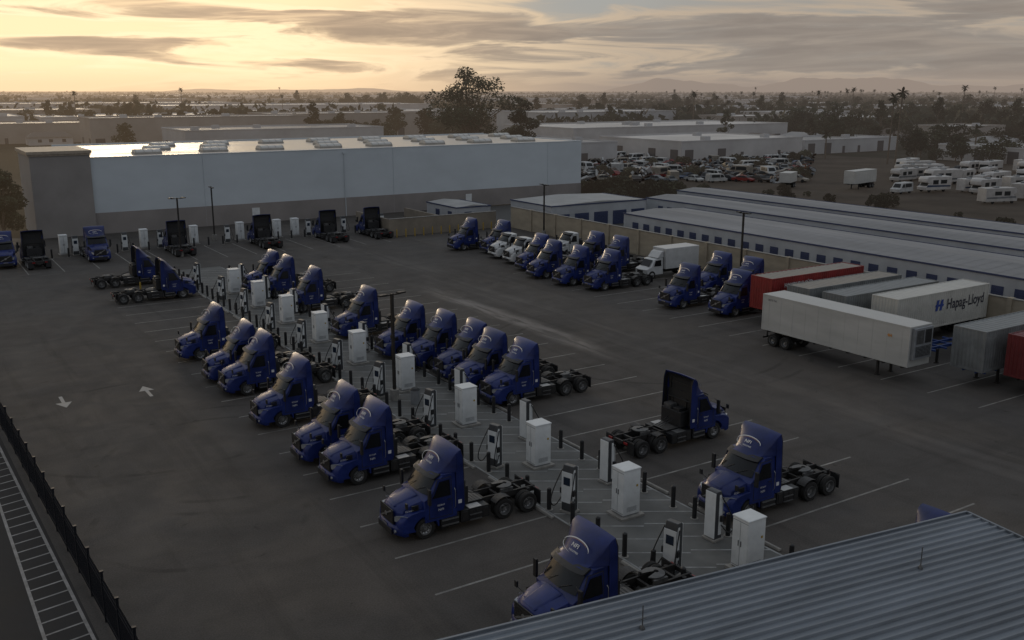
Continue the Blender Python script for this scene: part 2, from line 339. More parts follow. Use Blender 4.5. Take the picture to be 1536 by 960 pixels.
for x,y in[(31.2,20.2),(32.6,31.1),(32.3,51.5),(32.0,54.9),(32.4,58.1),(32.0,61.9),(31.4,65.8),(30.9,73.3),(30.6,84.6),(30.7,92.2),(30.5,96.0)]:
    inst(TR,(x,y,0),R.uniform(-.025,.025),'blue day cab tractor truck nosed up to white charging posts','truck',GL)
inst(TR,(39.0,40.1,0),math.pi+.02,'blue tractor truck showing dark cab back and open chassis','truck',GL)
G2='tractor trucks parked along the boundary wall'
for x,y in[(60.8,107.5),(63.1,103.2),(60.4,90.8),(58.9,86.2),(59.0,81.4),(60.2,77.6),(61.2,67),(68.7,70.4),(69.0,66.4),(62.9,62.0),(66.8,88.8),(67.0,84.6)]:
    inst(TR,(x,y,0),R.uniform(-.03,.03),'blue day cab tractor truck parked near the cream block wall','truck',G2)
for x,y in[(62.0,99.4),(61.6,95.4),(68.8,96)]:
    inst(TRW,(x,y,0),R.uniform(-.03,.03),'white day cab tractor truck parked among blue trucks','truck',G2)
G3='tractor trucks parked beside the warehouse'
for x in(13.2,29.7,40.8,50.0,56.6):
    inst(TR,(x,127,0),-math.pi/2+R.uniform(-.02,.02),'blue tractor truck backed away from the warehouse wall','truck',G3)
for x,y in((10.0,124.5),(20.0,123.4)):
    inst(TR,(x,y,0),math.pi/2,'blue tractor truck facing out from the warehouse wall','truck',G3)

# ------------------------------------------------------------------ box truck
bt=MB().box(1.95,7.2,-1.22,1.22,1.05,3.5);
K=[P('cargo_box',bt.mesh('cargo_box',WHITEP,.04)),
 P('cab',MB().shell([(-.9,.5),(-1.0,1.2),(-.3,1.45),(.3,2.3),(1.7,2.4),(1.7,.5)],lambda x,z:1.05-.1*max(0,z-1.4),lambda x,z:.2 if x<.5 else 0).mesh('cab',WHITEP,.03)),
 P('windshield',MB().add([(-.28,-.8,1.5),(-.28,.8,1.5),(.25,.8,2.24),(.25,-.8,2.24)],[(0,1,2,3)]).mesh('windshield',GLASS)),
 P('grille',MB().box(-.99,-.95,-.5,.5,.7,1.1).mesh('grille',BLACK)),
 P('chassis_frame',MB().box(-.5,7.1,-.45,.45,.6,1.0).mesh('chassis_frame',FRAME)),
 P('roof_fairing',MB().shell([(.9,2.42),(1.5,3.1),(1.85,3.2),(1.85,2.42)],lambda x,z:.9).mesh('roof_fairing',WHITEP,.03))]
for s in(-1,1):
    K+= [wheel(0,s*.95,0),wheel(5.4,s*.9,1),P('side_window',MB().slab([(.3,1.5),(.55,2.15),(1.4,2.2),(1.4,1.5)],lambda z:1.065-.1*max(0,z-1.4),.01,s).mesh('side_window',GLASS))]
inst(P('box_truck',None,kids=K),(68.3,79.6,0),0,'white box truck with dark windshield near the wall','truck',scale=.92)

# ------------------------------------------------------------------ containers / trailers
def corr(b,x0,x1,y,z0,z1,ny,amp=.035,pitch=.28,mi=0):
    xs=[];x=x0
    while x<x1-.01:
        for dx,o in((0,0),(.25,0),(.5,1),(.75,1)): 
            if x+dx*pitch<x1: xs.append((x+dx*pitch,o))
        x+=pitch
    xs.append((x1,0));vs=[];
    for xx,o in xs: vs+=[(xx,y-ny*amp*o,z0),(xx,y-ny*amp*o,z1)]
    b.add(vs,[(2*i,2*i+2,2*i+3,2*i+1) for i in range(len(xs)-1)],mi)
def swapxy(b,start):
    for i in range(start,len(b.v)): x,y,z=b.v[i];b.v[i]=(y,x,z)
def make_trailer(name,mat,L=12.2,H=2.9,corrugated=True,text=None,reefer=False,frame_mat=FRAME,roofmat=None,empty=False):
    W=1.22;z0=1.22;z1=z0+H;K=[];fm=mat
    b=MB()
    if corrugated:
        corr(b,.1,L-.1,-W+.005,z0+.12,z1-.1,-1);corr(b,.1,L-.1,W-.005,z0+.12,z1-.1,1)
        s=len(b.v);corr(b,-W+.1,W-.1,.005,z0+.12,z1-.1,-1);swapxy(b,s)
        xs=[.1+i*.14 for i in range(int((L-.2)/.14)+1)];vs=[]
        for i,x in enumerate(xs): vs+=[(x,-W+.06,z1-.03-.03*(i%4>1)),(x,W-.06,z1-.03-.03*(i%4>1))]
        b.add(vs,[(2*i,2*i+2,2*i+3,2*i+1) for i in range(len(xs)-1)],1)
    else:
        b.box(.02,L-.02,-W+.02,W-.02,z0+.1,z1-.03,0)
        b.box(.05,L-.05,-W+.05,W-.05,z1-.03,z1-.01,1)
        x=.6
        while x<L-.3:
            for s in(-1,1): b.box(x,x+.035,s*(W-.02),s*(W-.010),z0+.1,z1-.06,0)
            x+=1.22
    if not empty:
        K.append(P('wall_panel',b.mesh('wall_panel',[mat,roofmat or mat],0,False)))
        f=MB()
        for x in(0,L-.12):
            for s in(-1,1): f.box(x,x+.12,s*(W-.1) if s>0 else -W,s*W if s>0 else -W+.1,z0,z1)
        for s in(-1,1):
            ya,yb=(W-.07,W+.003) if s>0 else (-W-.003,-W+.07)
            f.box(.12,L-.12,ya,yb,z0,z0+.14);f.box(.12,L-.12,ya,yb,z1-.11,z1-.003)
        for x in(-.002,L-.08): f.box(x,x+.082,-W+.1,W-.1,z0,z0+.14);f.box(x,x+.082,-W+.1,W-.1,z1-.1,z1-.004)
        K.append(P('corner_frame',f.mesh('corner_frame',fm,.006)))
        for s in(-1,1):
            d=MB().box(L-.06,L+.01,s*.01,s*(W-.1),z0+.15,z1-.12,0)
            for yy in(.3,.85): d.cyl((L+.03,s*yy,z0+.2),(L+.03,s*yy,z1-.2),.02,n=6,mi=1)
            K.append(P('door',d.mesh('door',[mat,ALU])))
    c=MB()
    for s in(-1,1): c.box(.4,L-.05,s*.42,s*.52,.98,1.2)
    for i in range(9): c.box(.5+i*(L-1.2)/8,.62+i*(L-1.2)/8,-1.1,1.1,1.06,1.19)
    for x in(L-1.2,L-2.45): c.cyl((x,-.9,.5),(x,.9,.5),.08,n=8);c.box(x-.3,x+.3,-.6,.6,.6,.97)
    c.box(L-.1,L-.02,-1.0,1.0,.45,.58);
    for s in(-1,1): c.box(L-.1,L-.04,s*.5,s*.58,.55,1.0)
    K.append(P('chassis_frame',c.mesh('chassis_frame',frame_mat)))
    for s in(-1,1):
        K.append(P('landing_leg',MB().box(2.6,2.75,s*.7,s*.85,.06,1.1).box(2.52,2.83,s*.64,s*.9,.0,.06).mesh('landing_leg',FRAME)))
        for x in(L-1.2,L-2.45): K.append(wheel(x,s*.92,1))
    if reefer:
        r=MB().box(-.26,.0,-1.0,1.0,z0+.55,z1-.12,0).box(-.28,-.26,-.85,.85,z0+.7,z0+1.5,1).box(-.28,-.26,-.85,-.1,z0+1.65,z1-.25,1).box(-.28,-.26,.0,.85,z0+1.65,z1-.25,2)
        for i in range(8): r.box(-.30,-.28,-.82,.82,z0+.73+i*.095,z0+.76+i*.095,2)
        K.append(P('refrigeration_unit',r.mesh('refrigeration_unit',[CABG,BLACK,GREYM],.02)))
    if text:
        K+=text(L,W,z0,z1)
    return P(name,None,kids=K)
def cm(n,c): return M(n,c,.5,0,.35,.9,bump=.05)
cRed=cm('container_red',(.22,.017,.015));cWht=M('trailer_white',(.44,.44,.42),.45,0,.16,.5,stretch=(.4,1,2));cGry=cm('container_grey',(.17,.18,.18));cHap=M('container_cream',(.46,.45,.41),.5,0,.15,.9);cMar=cm('container_maroon',(.12,.010,.012));cTan=cm('container_roof_dusty',(.24,.21,.17))
def txt_hapag(L,W,z0,z1):
    y=-W-.012
    lo=MB();X=4.9
    for dx in(0,.28):
        lo.add([(X+dx*1.9,y,z0+1.35),(X+dx*1.9+.30,y,z0+1.35),(X+dx*1.9+.48,y,z0+2.25),(X+dx*1.9+.18,y,z0+2.25)],[(0,1,2,3)])
    lo.add([(X-.05,y-.002,z0+1.70),(X+1.05,y-.002,z0+1.70),(X+1.09,y-.002,z0+1.88),(X,y-.002,z0+1.88)],[(0,1,2,3)])
    return [P('logo',lo.mesh('logo',LETB,0,False)),P('lettering',text_mesh('Hapag-Lloyd',1.22,LETD,(6.4,y,z0+1.75),(1,0,0),(0,0,1),'LEFT',.018,.80)),
            P('lettering',text_mesh('Hapag-Lloyd',1.22,LETD,(10,W+.012,z0+1.75),(-1,0,0),(0,0,1),'LEFT',.014,.80))]
def txt_red(L,W,z0,z1): return [P('lettering',text_mesh('HAMBURG SÜD',.5,LET,(3.4,-W-.012,z1-.75),(1,0,0),(0,0,1),bold=.01))]
def txt_wh(L,W,z0,z1): return [P('lettering',text_mesh('DRTZ 763',.2,LETD,(L-1.0,W+.012,z1-.4),(-1,0,0),(0,0,1))),P('lettering',text_mesh('4H',.3,LETO,(1.6,W+.012,z1-.9),(-1,0,0),(0,0,1),bold=.01))]
GT='container trailers parked nose out by the wall'
BST=M('blue_steel',(.015,.045,.18),.5)
inst(make_trailer('container_trailer',cRed,text=txt_red,roofmat=cTan),(63.1,58.2,0),0,'red corrugated container trailer beside blue tractor','trailer',GT)
inst(make_trailer('container_trailer',cGry,H=2.6,roofmat=cTan),(63.6,54.5,0),0,'grey corrugated container trailer with dusty roof','trailer',GT)
inst(make_trailer('container_trailer',cGry,H=2.6),(63.8,50.9,0),0,'grey corrugated container trailer among other containers','trailer',GT)
inst(make_trailer('container_trailer',cHap,text=txt_hapag),(65.0,47.0,0),0,'cream container trailer lettered in dark blue beside the wall','trailer',GT)
inst(make_trailer('container_trailer',cGry,frame_mat=BST),(61.0,37.2,0),0,'grey corrugated container on blue wheeled chassis','trailer',GT)
inst(make_trailer('container_trailer',cMar),(61.9,33.8,0),0,'dark maroon corrugated container trailer parked by the wall','trailer',GT)
inst(make_trailer('container_chassis',cGry,frame_mat=BST,empty=True),(62.0,42.6,0),0,'empty blue container chassis between parked containers','trailer',GT)
inst(make_trailer('refrigerated_trailer',cWht,L=13.5,corrugated=False,reefer=True,text=txt_wh),(59.1,39.6,0),math.pi/2,'long white refrigerated trailer standing across the lot','trailer')

# ------------------------------------------------------------------ charging equipment
def make_cabinet():
    b=MB().box(-.51,.51,-.46,.46,.18,2.42)
    k=[P('body',b.mesh('body',CABW,.03,seg=2)),
       P('roof_cap',MB().box(-.54,.54,-.49,.49,2.42,2.5).mesh('roof_cap',CABW,.025)),
       P('plinth',MB().box(-.7,.7,-.62,.62,0,.12).box(-.48,.48,-.43,.43,.12,.18,1).mesh('plinth',[CONC,CABG],.01))]
    for s in(-1,1):
        d=MB().box(-.518,-.508,.015*s,s*.43,.28,2.3);
        k.append(P('door',d.mesh('door',CABW,.004),kids=[P('handle',MB().box(-.54,-.518,s*.06,s*.09,1.2,1.45).mesh('handle',BLACK))]))
    k.append(P('door_gap',MB().box(-.512,-.505,-.43,.43,.25,2.33).mesh('door_gap',CABG)))
    v=MB()
    for i in range(5): v.box(-.3,.3,-.468,-.462,.35+i*.05,.37+i*.05)
    k.append(P('vent',v.mesh('vent',CABG)));k.append(P('warning_label',MB().box(.25,.36,-.466,-.46,1.55,1.66).mesh('warning_label',YEL)))
    return P('power_cabinet',None,kids=k)
def make_disp():
    k=[P('body',MB().shell([(-.25,.12),(-.22,2.05),(-.13,2.42),(.16,2.42),(.22,2.32),(.22,.12)],lambda x,z:.31,st=(-1,0,1)).mesh('body',DSG,.02)),
       P('back_panel',MB().box(.222,.25,-.31,.31,.16,2.36).mesh('back_panel',CABW,.008)),
       P('plinth',MB().box(-.33,.33,-.38,.38,0,.12).mesh('plinth',CONC,.015)),
       P('front_panel',MB().add([(-.268,-.315,.55),(-.268,.315,.55),(-.232,.315,2.1),(-.232,-.315,2.1),(-.245,-.315,.55),(-.245,.315,.55),(-.21,.315,2.1),(-.21,-.315,2.1)],[(0,1,2,3),(4,7,6,5),(0,4,5,1),(1,5,6,2),(2,6,7,3),(3,7,4,0)]).mesh('front_panel',CABW)),
       P('screen',MB().box(-.268,-.24,-.19,.19,1.45,1.85).mesh('screen',M('screen_glass',(.02,.03,.05),.1)))]
    for s in(-1,1):
        k.append(P('side_panel',MB().slab([(-.2,.3),(-.18,2.05),(-.1,2.25),(-.0,2.25),(-.0,.3)],lambda z:.322,.012,s).mesh('side_panel',CABW)))
    for s in(-1,1):
        pts=[]
        for i in range(13):
            t=i/12;pts.append((-.1-.62*math.sin(math.pi*t),s*(.38+.22*math.sin(math.pi*t)),2.15-1.8*math.sin(math.pi*t*.62)+(.0 if t<.8 else (t-.8)*1.6)))
        k.append(P('charging_cable',MB().tube(pts,.030,6).mesh('charging_cable',BLACK)))
        k.append(P('charging_connector',MB().box(-.25,-.05,s*.33,s*.43,.95,1.25).mesh('charging_connector',BLACK,.02)))
    return P('charging_dispenser',None,kids=k)
CB=make_cabinet();DP=make_disp()
for y in(26.5,33.6,41.1,49.0,57.3,65.3,72.8,80.6,88.3,95.9):
    inst(CB,(28.0 if y>30 else 28.9,y,0),0,'white power cabinet on concrete pad in the striped island','power cabinet','power cabinets along the charging island')
GD='charging posts along the island'
for y in(27.9,35.3,42.2,49.7,56.9,64.1,71.3,78.7,85.9,92.9,101.7):
    inst(DP,(25.9,y,0),R.uniform(-.08,.08)+.25,'slim charging post with dark sides and looped cable','charging post',GD)
for y in(29.4,37.2,44.9,52.7,60.3,68.0,75.8,83.4,91,98.6):
    inst(DP,(29.7,y,0),math.pi+.05,'slim charging post with plain white back panel','charging post',GD)
BO=P('bollard',None,kids=[P('post',MB().cyl((0,0,0),(0,0,1.1),.11,n=14).mesh('post',BLACK)),P('cap',MB().cyl((0,0,1.1),(0,0,1.15),.11,.05,n=14).mesh('cap',BLACK)),P('footing',MB().cyl((0,0,0),(0,0,.03),.2,n=14).mesh('footing',CONC))])
BL=[];y=24.8
while y<110:
    BL.append(y);y+=1.86
for y in BL:
    inst(BO,(25.2,y+.2*math.sin(y*7),0),0,'black steel bollard at the edge of the charging island','bollard','bollards around the charging island')
    if y<106: inst(BO,(30.5,y+.9+.2*math.sin(y*5),0),0,'black steel bollard at the edge of the charging island','bollard','bollards around the charging island')
YB=P('bollard',None,kids=[P('post',MB().cyl((0,0,0),(0,0,1.1),.08,n=12).mesh('post',YEL)),P('cap',MB().cyl((0,0,1.1),(0,0,1.15),.08,.03,n=12).mesh('cap',YEL))])
for i in range(12): inst(YB,(58.5+i*1.4,121.2,0),0,'yellow steel bollard beside tan block enclosure','bollard','yellow bollards beside the enclosure')
for x in(20.0,23.0): inst(YB,(x,101,0),0,'yellow steel bollard standing on the asphalt','bollard','yellow bollards beside the enclosure')
ST=P('wheel_stop',MB().shell([(-.09,0),(-.06,.13),(.06,.13),(.09,0)],None,None,None,st=(-1,-.3,.3,1),y0=-1.1,y1=1.1).mesh('wheel_stop',CONC,.02))
for i in range(20):
    inst(ST,(24.75,25.0+i*3.72,.004),0,'concrete wheel stop at the end of a parking bay','wheel stop','wheel stops along the island')
    inst(ST,(31.35,24.2+i*3.72,.004),0,'concrete wheel stop at the end of a parking bay','wheel stop','wheel stops along the island')
for x in(20.4,26.8,33.2,39.4,44.6,47.2,52.4,17.2):
    inst(CB,(x,130.6,0),math.pi/2,'white power cabinet standing before the warehouse wall','power cabinet','power cabinets before the warehouse')
for x in(18.4,24.2,28.6,31.5,37.3,42.9,48.7,54.0,60):
    inst(DP,(x,129.4,0),math.pi/2,'slim charging post in front of the warehouse','charging post','charging posts before the warehouse')
for i in range(24): inst(BO,(15.5+i*1.9,128.4,0),0,'black steel bollard before the warehouse chargers','bollard','bollards before the warehouse')
inst(P('litter_bin',None,kids=[P('body',MB().cyl((0,0,0),(0,0,.95),.28,.32,n=16).mesh('body',CABG)),P('lid',MB().cyl((0,0,.95),(0,0,1.08),.34,.2,n=16).mesh('lid',BLACK))]),(27.2,54.3,0),0,'grey round litter bin beside the lamp post','litter bin')
def make_pole(H=7.2):
    k=[P('base',MB().cyl((0,0,0),(0,0,.75),.3,n=18).mesh('base',CONC,.01)),
       P('pole',MB().box(-.085,.085,-.085,.085,.75,H).mesh('pole',POLE)),
       P('bracket',MB().box(-.7,.7,-.03,.03,H-.12,H-.04).mesh('bracket',POLE))]
    for s in(-1,1): k.append(P('lamp_head',MB().box(s*.45,s*1.05,-.17,.17,H-.07,H+.04).mesh('lamp_head',POLE,.02)))
    return P('street_lamp',None,kids=k)
PO=make_pole()
for x,y,r in((26.4,55.7,.2),(36.5,132.7,1.5),(29.2,121.5,0),(76.7,111.6,1.5),(76.8,73.9,1.5)):
    inst(PO,(x,y,0),r,'dark slender double headed car park lamp','lamp post','car park lamp posts')

# ------------------------------------------------------------------ ground
def sheet(name,pts,z,mat):
    b=MB().add([(x,y,z) for x,y in pts],[tuple(range(len(pts)))]);return struct(name,b.mesh(name,mat,0,False))
def asphalt():
    m=bpy.data.materials.new('yard_asphalt');m.use_nodes=True;nt=m.node_tree;b=nt.nodes['Principled BSDF']
    geo=nn(nt,'ShaderNodeNewGeometry');sep=nn(nt,'ShaderNodeSeparateXYZ');nt.links.new(geo.outputs['Position'],sep.inputs[0])
    def noise(scale,st=None,det=5,dist=0,rot=None):
        v=geo.outputs['Position']
        mp=nn(nt,'ShaderNodeMapping');nt.links.new(v,mp.inputs[0]);mp.inputs['Scale'].default_value=st or (1,1,1)
        if rot: mp.inputs['Rotation'].default_value=(0,0,rot)
        n=nn(nt,'ShaderNodeTexNoise');nt.links.new(mp.outputs[0],n.inputs['Vector']);n.inputs['Scale'].default_value=scale;n.inputs['Detail'].default_value=det;n.inputs['Distortion'].default_value=dist;n.inputs['Roughness'].default_value=.6
        return n.outputs[0]
    def rng(v,a,b_,c,d):
        r=nn(nt,'ShaderNodeMapRange',interpolation_type='SMOOTHSTEP');nt.links.new(v,r.inputs[0]);[setattr(r.inputs[i+1],'default_value',q) for i,q in enumerate((a,b_,c,d))];return r.outputs[0]
    def mth(op,a,c):
        q=nn(nt,'ShaderNodeMath',operation=op)
        for i,v in enumerate((a,c)):
            if isinstance(v,(int,float)): q.inputs[i].default_value=v
            else: nt.links.new(v,q.inputs[i])
        return q.outputs[0]
    mul=lambda a,c:mth('MULTIPLY',a,c)
    big=rng(noise(.06,None,6,.6),.3,.7,.87,1.13)
    mid=rng(noise(.5,None,6,.3),.3,.7,.91,1.08)
    fine=rng(noise(14,None,3),.3,.7,.82,1.18)
    tr=rng(noise(.35,(.12,1.5,1),5,.6,.15),.52,.7,1,.86)
    tr2=rng(noise(.3,(1.8,.1,1),5,.6,.1),.52,.7,1,.80)
    spots=rng(noise(.9,None,3,.3),.66,.76,1,.66)
    val=mul(mul(mul(big,mid),fine),mul(mul(tr,tr2),spots))
    for cx,cy,rr in((14,52,6.5),(14.4,52.3,8.4),(10.5,44,5.0),(12,60,9),(50,58,11),(50,58,12.9)):
        sb=nn(nt,'ShaderNodeVectorMath',operation='DISTANCE');nt.links.new(geo.outputs['Position'],sb.inputs[0]);sb.inputs[1].default_value=(cx,cy,0)
        d=mth('ABSOLUTE',mth('SUBTRACT',sb.outputs['Value'],rr),0)
        ring=rng(d,.08,.26,1,0)
        val=mul(val,mth('SUBTRACT',1,mul(mul(ring,.30),rng(noise(.22,None,3),.48,.62,0,1))))
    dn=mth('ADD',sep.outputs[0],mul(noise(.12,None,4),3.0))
    sheen_streak=mul(rng(mth('ABSOLUTE',mth('SUBTRACT',dn,47.0),0),.1,1.6,1,0),mul(rng(sep.outputs[1],52,64,0,1),rng(sep.outputs[1],78,92,1,0)))  # warm sheen painted into the asphalt colour as a pale dusty streak
    sheen_streak=mul(sheen_streak,rng(noise(.6,(2.,.35,1),5,.5),.35,.6,.2,1))
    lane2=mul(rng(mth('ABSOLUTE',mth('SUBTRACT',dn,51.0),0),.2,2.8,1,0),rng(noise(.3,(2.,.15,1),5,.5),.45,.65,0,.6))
    val=mth('ADD',val,mth('ADD',mul(sheen_streak,2.0),mul(lane2,.7)))
    mix=nn(nt,'ShaderNodeMix',data_type='RGBA');nt.links.new(rng(noise(.09,None,5,1),.4,.65,0,1),mix.inputs[0]);mix.inputs[6].default_value=(.069,.063,.058,1);mix.inputs[7].default_value=(.077,.068,.060,1)
    vm=nn(nt,'ShaderNodeVectorMath',operation='SCALE');nt.links.new(mix.outputs[2],vm.inputs[0]);nt.links.new(val,vm.inputs['Scale']);nt.links.new(vm.outputs[0],b.inputs['Base Color'])
    nt.links.new(rng(noise(.3,None,5,1),.3,.7,.8,.95),b.inputs['Roughness']);b.inputs['Specular IOR Level'].default_value=.25
    bp=nn(nt,'ShaderNodeBump');bp.inputs['Strength'].default_value=.5;bp.inputs['Distance'].default_value=.012;nt.links.new(noise(30,None,4),bp.inputs['Height']);nt.links.new(bp.outputs[0],b.inputs['Normal'])
    return m
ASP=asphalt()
def bigground():
    m=bpy.data.materials.new('suburban_ground');m.use_nodes=True;nt=m.node_tree;b=nt.nodes['Principled BSDF'];out=nt.nodes['Material Output']
    geo=nn(nt,'ShaderNodeNewGeometry')
    n=nn(nt,'ShaderNodeTexNoise');nt.links.new(geo.outputs['Position'],n.inputs['Vector']);n.inputs['Scale'].default_value=.012;n.inputs['Detail'].default_value=8;n.inputs['Roughness'].default_value=.7
    r=nn(nt,'ShaderNodeValToRGB');nt.links.new(n.outputs[0],r.inputs[0]);e=r.color_ramp.elements
    e[0].position=.35;e[0].color=(.018,.022,.015,1);e[1].position=.72;e[1].color=(.075,.068,.056,1);q=e.new(.52);q.color=(.030,.031,.025,1)
    nt.links.new(r.outputs[0],b.inputs['Base Color']);b.inputs['Roughness'].default_value=.95;b.inputs['Specular IOR Level'].default_value=.02
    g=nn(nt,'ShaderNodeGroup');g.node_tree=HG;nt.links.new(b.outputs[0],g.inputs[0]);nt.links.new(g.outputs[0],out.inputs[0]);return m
n=64;b=MB();vs=[(0,0,-.02)]
for r in(150,600,2500,16000):
    vs+=[(r*math.cos(2*math.pi*i/n),r*math.sin(2*math.pi*i/n),-.02) for i in range(n)]
fs=[(0,1+i,1+(i+1)%n) for i in range(n)]
for k in range(3): fs+=[(1+k*n+i,1+(k+1)*n+i,1+(k+1)*n+(i+1)%n,1+k*n+(i+1)%n) for i in range(n)]
struct('ground',b.add(vs,fs).mesh('ground',bigground(),0,False))
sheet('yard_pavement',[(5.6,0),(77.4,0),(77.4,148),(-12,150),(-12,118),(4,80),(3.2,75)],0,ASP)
ROADM=M('road_asphalt',(.036,.034,.033),.85,0,.35,.3,world=True,bump=.1,spec=.2)
sheet('road',[(-40,0),(5.6,0),(3.2,75),(4,80),(-12,118),(-12,148),(-40,148)],-.004,ROADM)
ISL=M('island_concrete',(.128,.128,.122),.8,0,.4,.35,world=True,bump=.15,spec=.3)
sheet('island_pavement',[(24.95,23),(31.2,23),(31.2,112),(24.95,112)],.004,ISL)
PAINT=M('road_paint',(.30,.29,.27),.7,0,.2,1.6,world=True)
PAINTI=M('island_paint',(.27,.275,.27),.7,0,.6,1.2,world=True)
def line(b,p,q,w,z):
    p=Vector(p);q=Vector(q);d=(q-p).normalized();nrm=Vector((-d.y,d.x))*w/2
    b.add([(p.x+nrm.x,p.y+nrm.y,z),(p.x-nrm.x,p.y-nrm.y,z),(q.x-nrm.x,q.y-nrm.y,z),(q.x+nrm.x,q.y+nrm.y,z)],[(0,1,2,3)])
b=MB();y=24.
while y<110:
    line(b,(28.1,y+1.9),(31.1,y),.09,.008)
    line(b,(27.9,y+.1),(25.1,y+1.9),.09,.008);y+=1.6
for x in(25.02,31.12): line(b,(x,24),(x,111),.1,.0085)
struct('island_marking',b.mesh('island_marking',PAINTI,0,False))
b=MB()
for i in range(22):
    y=20.6+i*3.72
    line(b,(31.6,y+.9),(43.4,y+.9),.12,.005)
    line(b,(16.6,y-.0),(24.9,y-.0),.12,.005)
for i in range(14): line(b,(8+i*3.7,118),(8+i*3.7,128.5),.12,.005)
for i in range(20): line(b,(57.5,19+i*3.72),(70,19+i*3.72),.12,.005)
struct('bay_marking',b.mesh('bay_marking',M('faded_paint',(.225,.215,.195),.75,0,.65,.9,world=True),0,False))
b=MB()
for cx,cy,s in((7.8,67.1,-1),(13.0,66.5,1)):
    b.add([(cx-.11,cy-1.3*s,.005),(cx+.11,cy-1.3*s,.005),(cx+.11,cy+.2*s,.005),(cx-.11,cy+.2*s,.005)],[(0,1,2,3)])
    b.add([(cx-.5,cy+.2*s,.005),(cx+.5,cy+.2*s,.005),(cx,cy+1.4*s,.005)],[(0,1,2)])
struct('arrow_marking',b.mesh('arrow_marking',PAINT,0,False))
b=MB();l1=lambda y:3.4-.037*(y-60);l2=lambda y:2.45-.0126*(y-60)
line(b,(l1(20),20),(l1(100),100),.13,.003);line(b,(l2(20),20),(l2(100),100),.13,.003)
y=22
while y<98: line(b,(l2(y)+.07,y),(l1(y)-.07,y+.25),.1,.0025);y+=1.0
struct('walkway_marking',b.mesh('walkway_marking',M('walk_paint',(.25,.24,.23),.7,0,.5,1.5,world=True),0,False))
fx=lambda y:4.0-.04*(y-60)
pk=MB();rl=MB();y=20.
while y<82:
    pk.box(fx(y)-.014,fx(y)+.014,y-.014,y+.014,.06,1.95);y+=.125
for z in(.25,1.55,1.75):
    ya,yb=20,82
    rl.add([(fx(ya)-.02,ya,z-.02),(fx(ya)+.02,ya,z-.02),(fx(ya)+.02,ya,z+.02),(fx(ya)-.02,ya,z+.02),(fx(yb)-.02,yb,z-.02),(fx(yb)+.02,yb,z-.02),(fx(yb)+.02,yb,z+.02),(fx(yb)-.02,yb,z+.02)],[(0,1,2,3),(7,6,5,4),(0,4,5,1),(1,5,6,2),(2,6,7,3),(3,7,4,0)])
IRON=M('black_iron',(.01,.012,.018),.5,.3,.3,5)
pst=MB().box(-.05,.05,-.05,.05,0,2.1).box(-.07,.07,-.07,.07,2.1,2.16).mesh('post',IRON)
ks=[P('rail',rl.mesh('rail',IRON))]+[P('post',pst,(fx(20+i*2.4),20+i*2.4,0)) for i in range(26)]
fo=inst(P('iron_fence',None,kids=ks),(0,0,0),0,'black iron picket fence along the walkway','fence')
po=bpy.data.objects.new('picket',pk.mesh('picket',IRON,0,False));COL.objects.link(po);po.parent=fo;po['kind']='stuff'
struct('kerb',MB().add([(fx(20)+.15,20,0),(fx(20)+.3,20,0),(fx(82)+.3,82,0),(fx(82)+.15,82,0),(fx(20)+.15,20,.13),(fx(20)+.3,20,.13),(fx(82)+.3,82,.13),(fx(82)+.15,82,.13)],[(4,5,6,7),(0,1,5,4),(1,2,6,5),(2,3,7,6),(3,0,4,7)]).mesh('kerb',M('kerb_dark',(.06,.06,.058),.85,0,.3,1),0,False))

# ------------------------------------------------------------------ corrugated metal roof building (foreground)
RM=M('galvanised_roof',(.175,.195,.22),.45,.4,.4,.5,stretch=(.3,2,1),det=7)
A=Vector((11.1,19.9));Bp=Vector((29.4,17.3));d=(Bp-A).normalized();nrm=Vector((d.y,-d.x));A2=A-d*9
L=(Bp-A2).length;depth=16.;b=MB()
z_e=6.0;vs=[]
rows=[];w=0
while w<depth:
    for o,hh in((0,0),(.14,0),(.175,.065),(.235,.065),(.27,0)): rows.append((w+o,hh))
    w+=.32
for w,hh in rows:
    for t in(0,L):
        p=A2+d*t+nrm*w;vs.append((p.x,p.y,z_e+hh))
b.add(vs,[(2*i,2*i+1,2*i+3,2*i+2) for i in range(len(rows)-1)])
def rb(t0,t1,w0,w1,z0,z1):
    q=[(A2+d*t+nrm*w) for t,w in((t0,w0),(t1,w0),(t1,w1),(t0,w1))]
    return [(p.x,p.y,z0) for p in q]+[(p.x,p.y,z1) for p in q]
BF=[(0,3,2,1),(4,5,6,7),(0,1,5,4),(1,2,6,5),(2,3,7,6),(3,0,4,7)]
k=[P('roof',b.mesh('roof',RM,0,False)),
   P('wall',MB().add(rb(.3,L-.3,.4,depth-.3,0,5.85),BF).mesh('wall',M('shed_wall',(.35,.36,.37),.6,0,.2,1))),
   P('ridge_trim',MB().add(rb(-.02,L+.04,-.08,-.005,5.8,6.08),BF).add(rb(L+.003,L+.08,0,depth,5.8,6.08),BF).mesh('ridge_trim',RM)),]
for t,w in((23.0,2.2),(13.6,1.6)):
    p=A2+d*t+nrm*w
    k.append(P('vent_pipe',MB().cyl((p.x,p.y,6),(p.x,p.y,6.7),.016,n=8).cyl((p.x-.13,p.y,6.3),(p.x+.13,p.y,6.3),.01,n=6).cyl((p.x,p.y,6),(p.x,p.y,6.1),.08,.04,n=10).mesh('vent_pipe',GREYM)))
inst(P('metal_roof_building',None,kids=k),(0,0,0),0,'low building with ribbed galvanised metal roof','building')

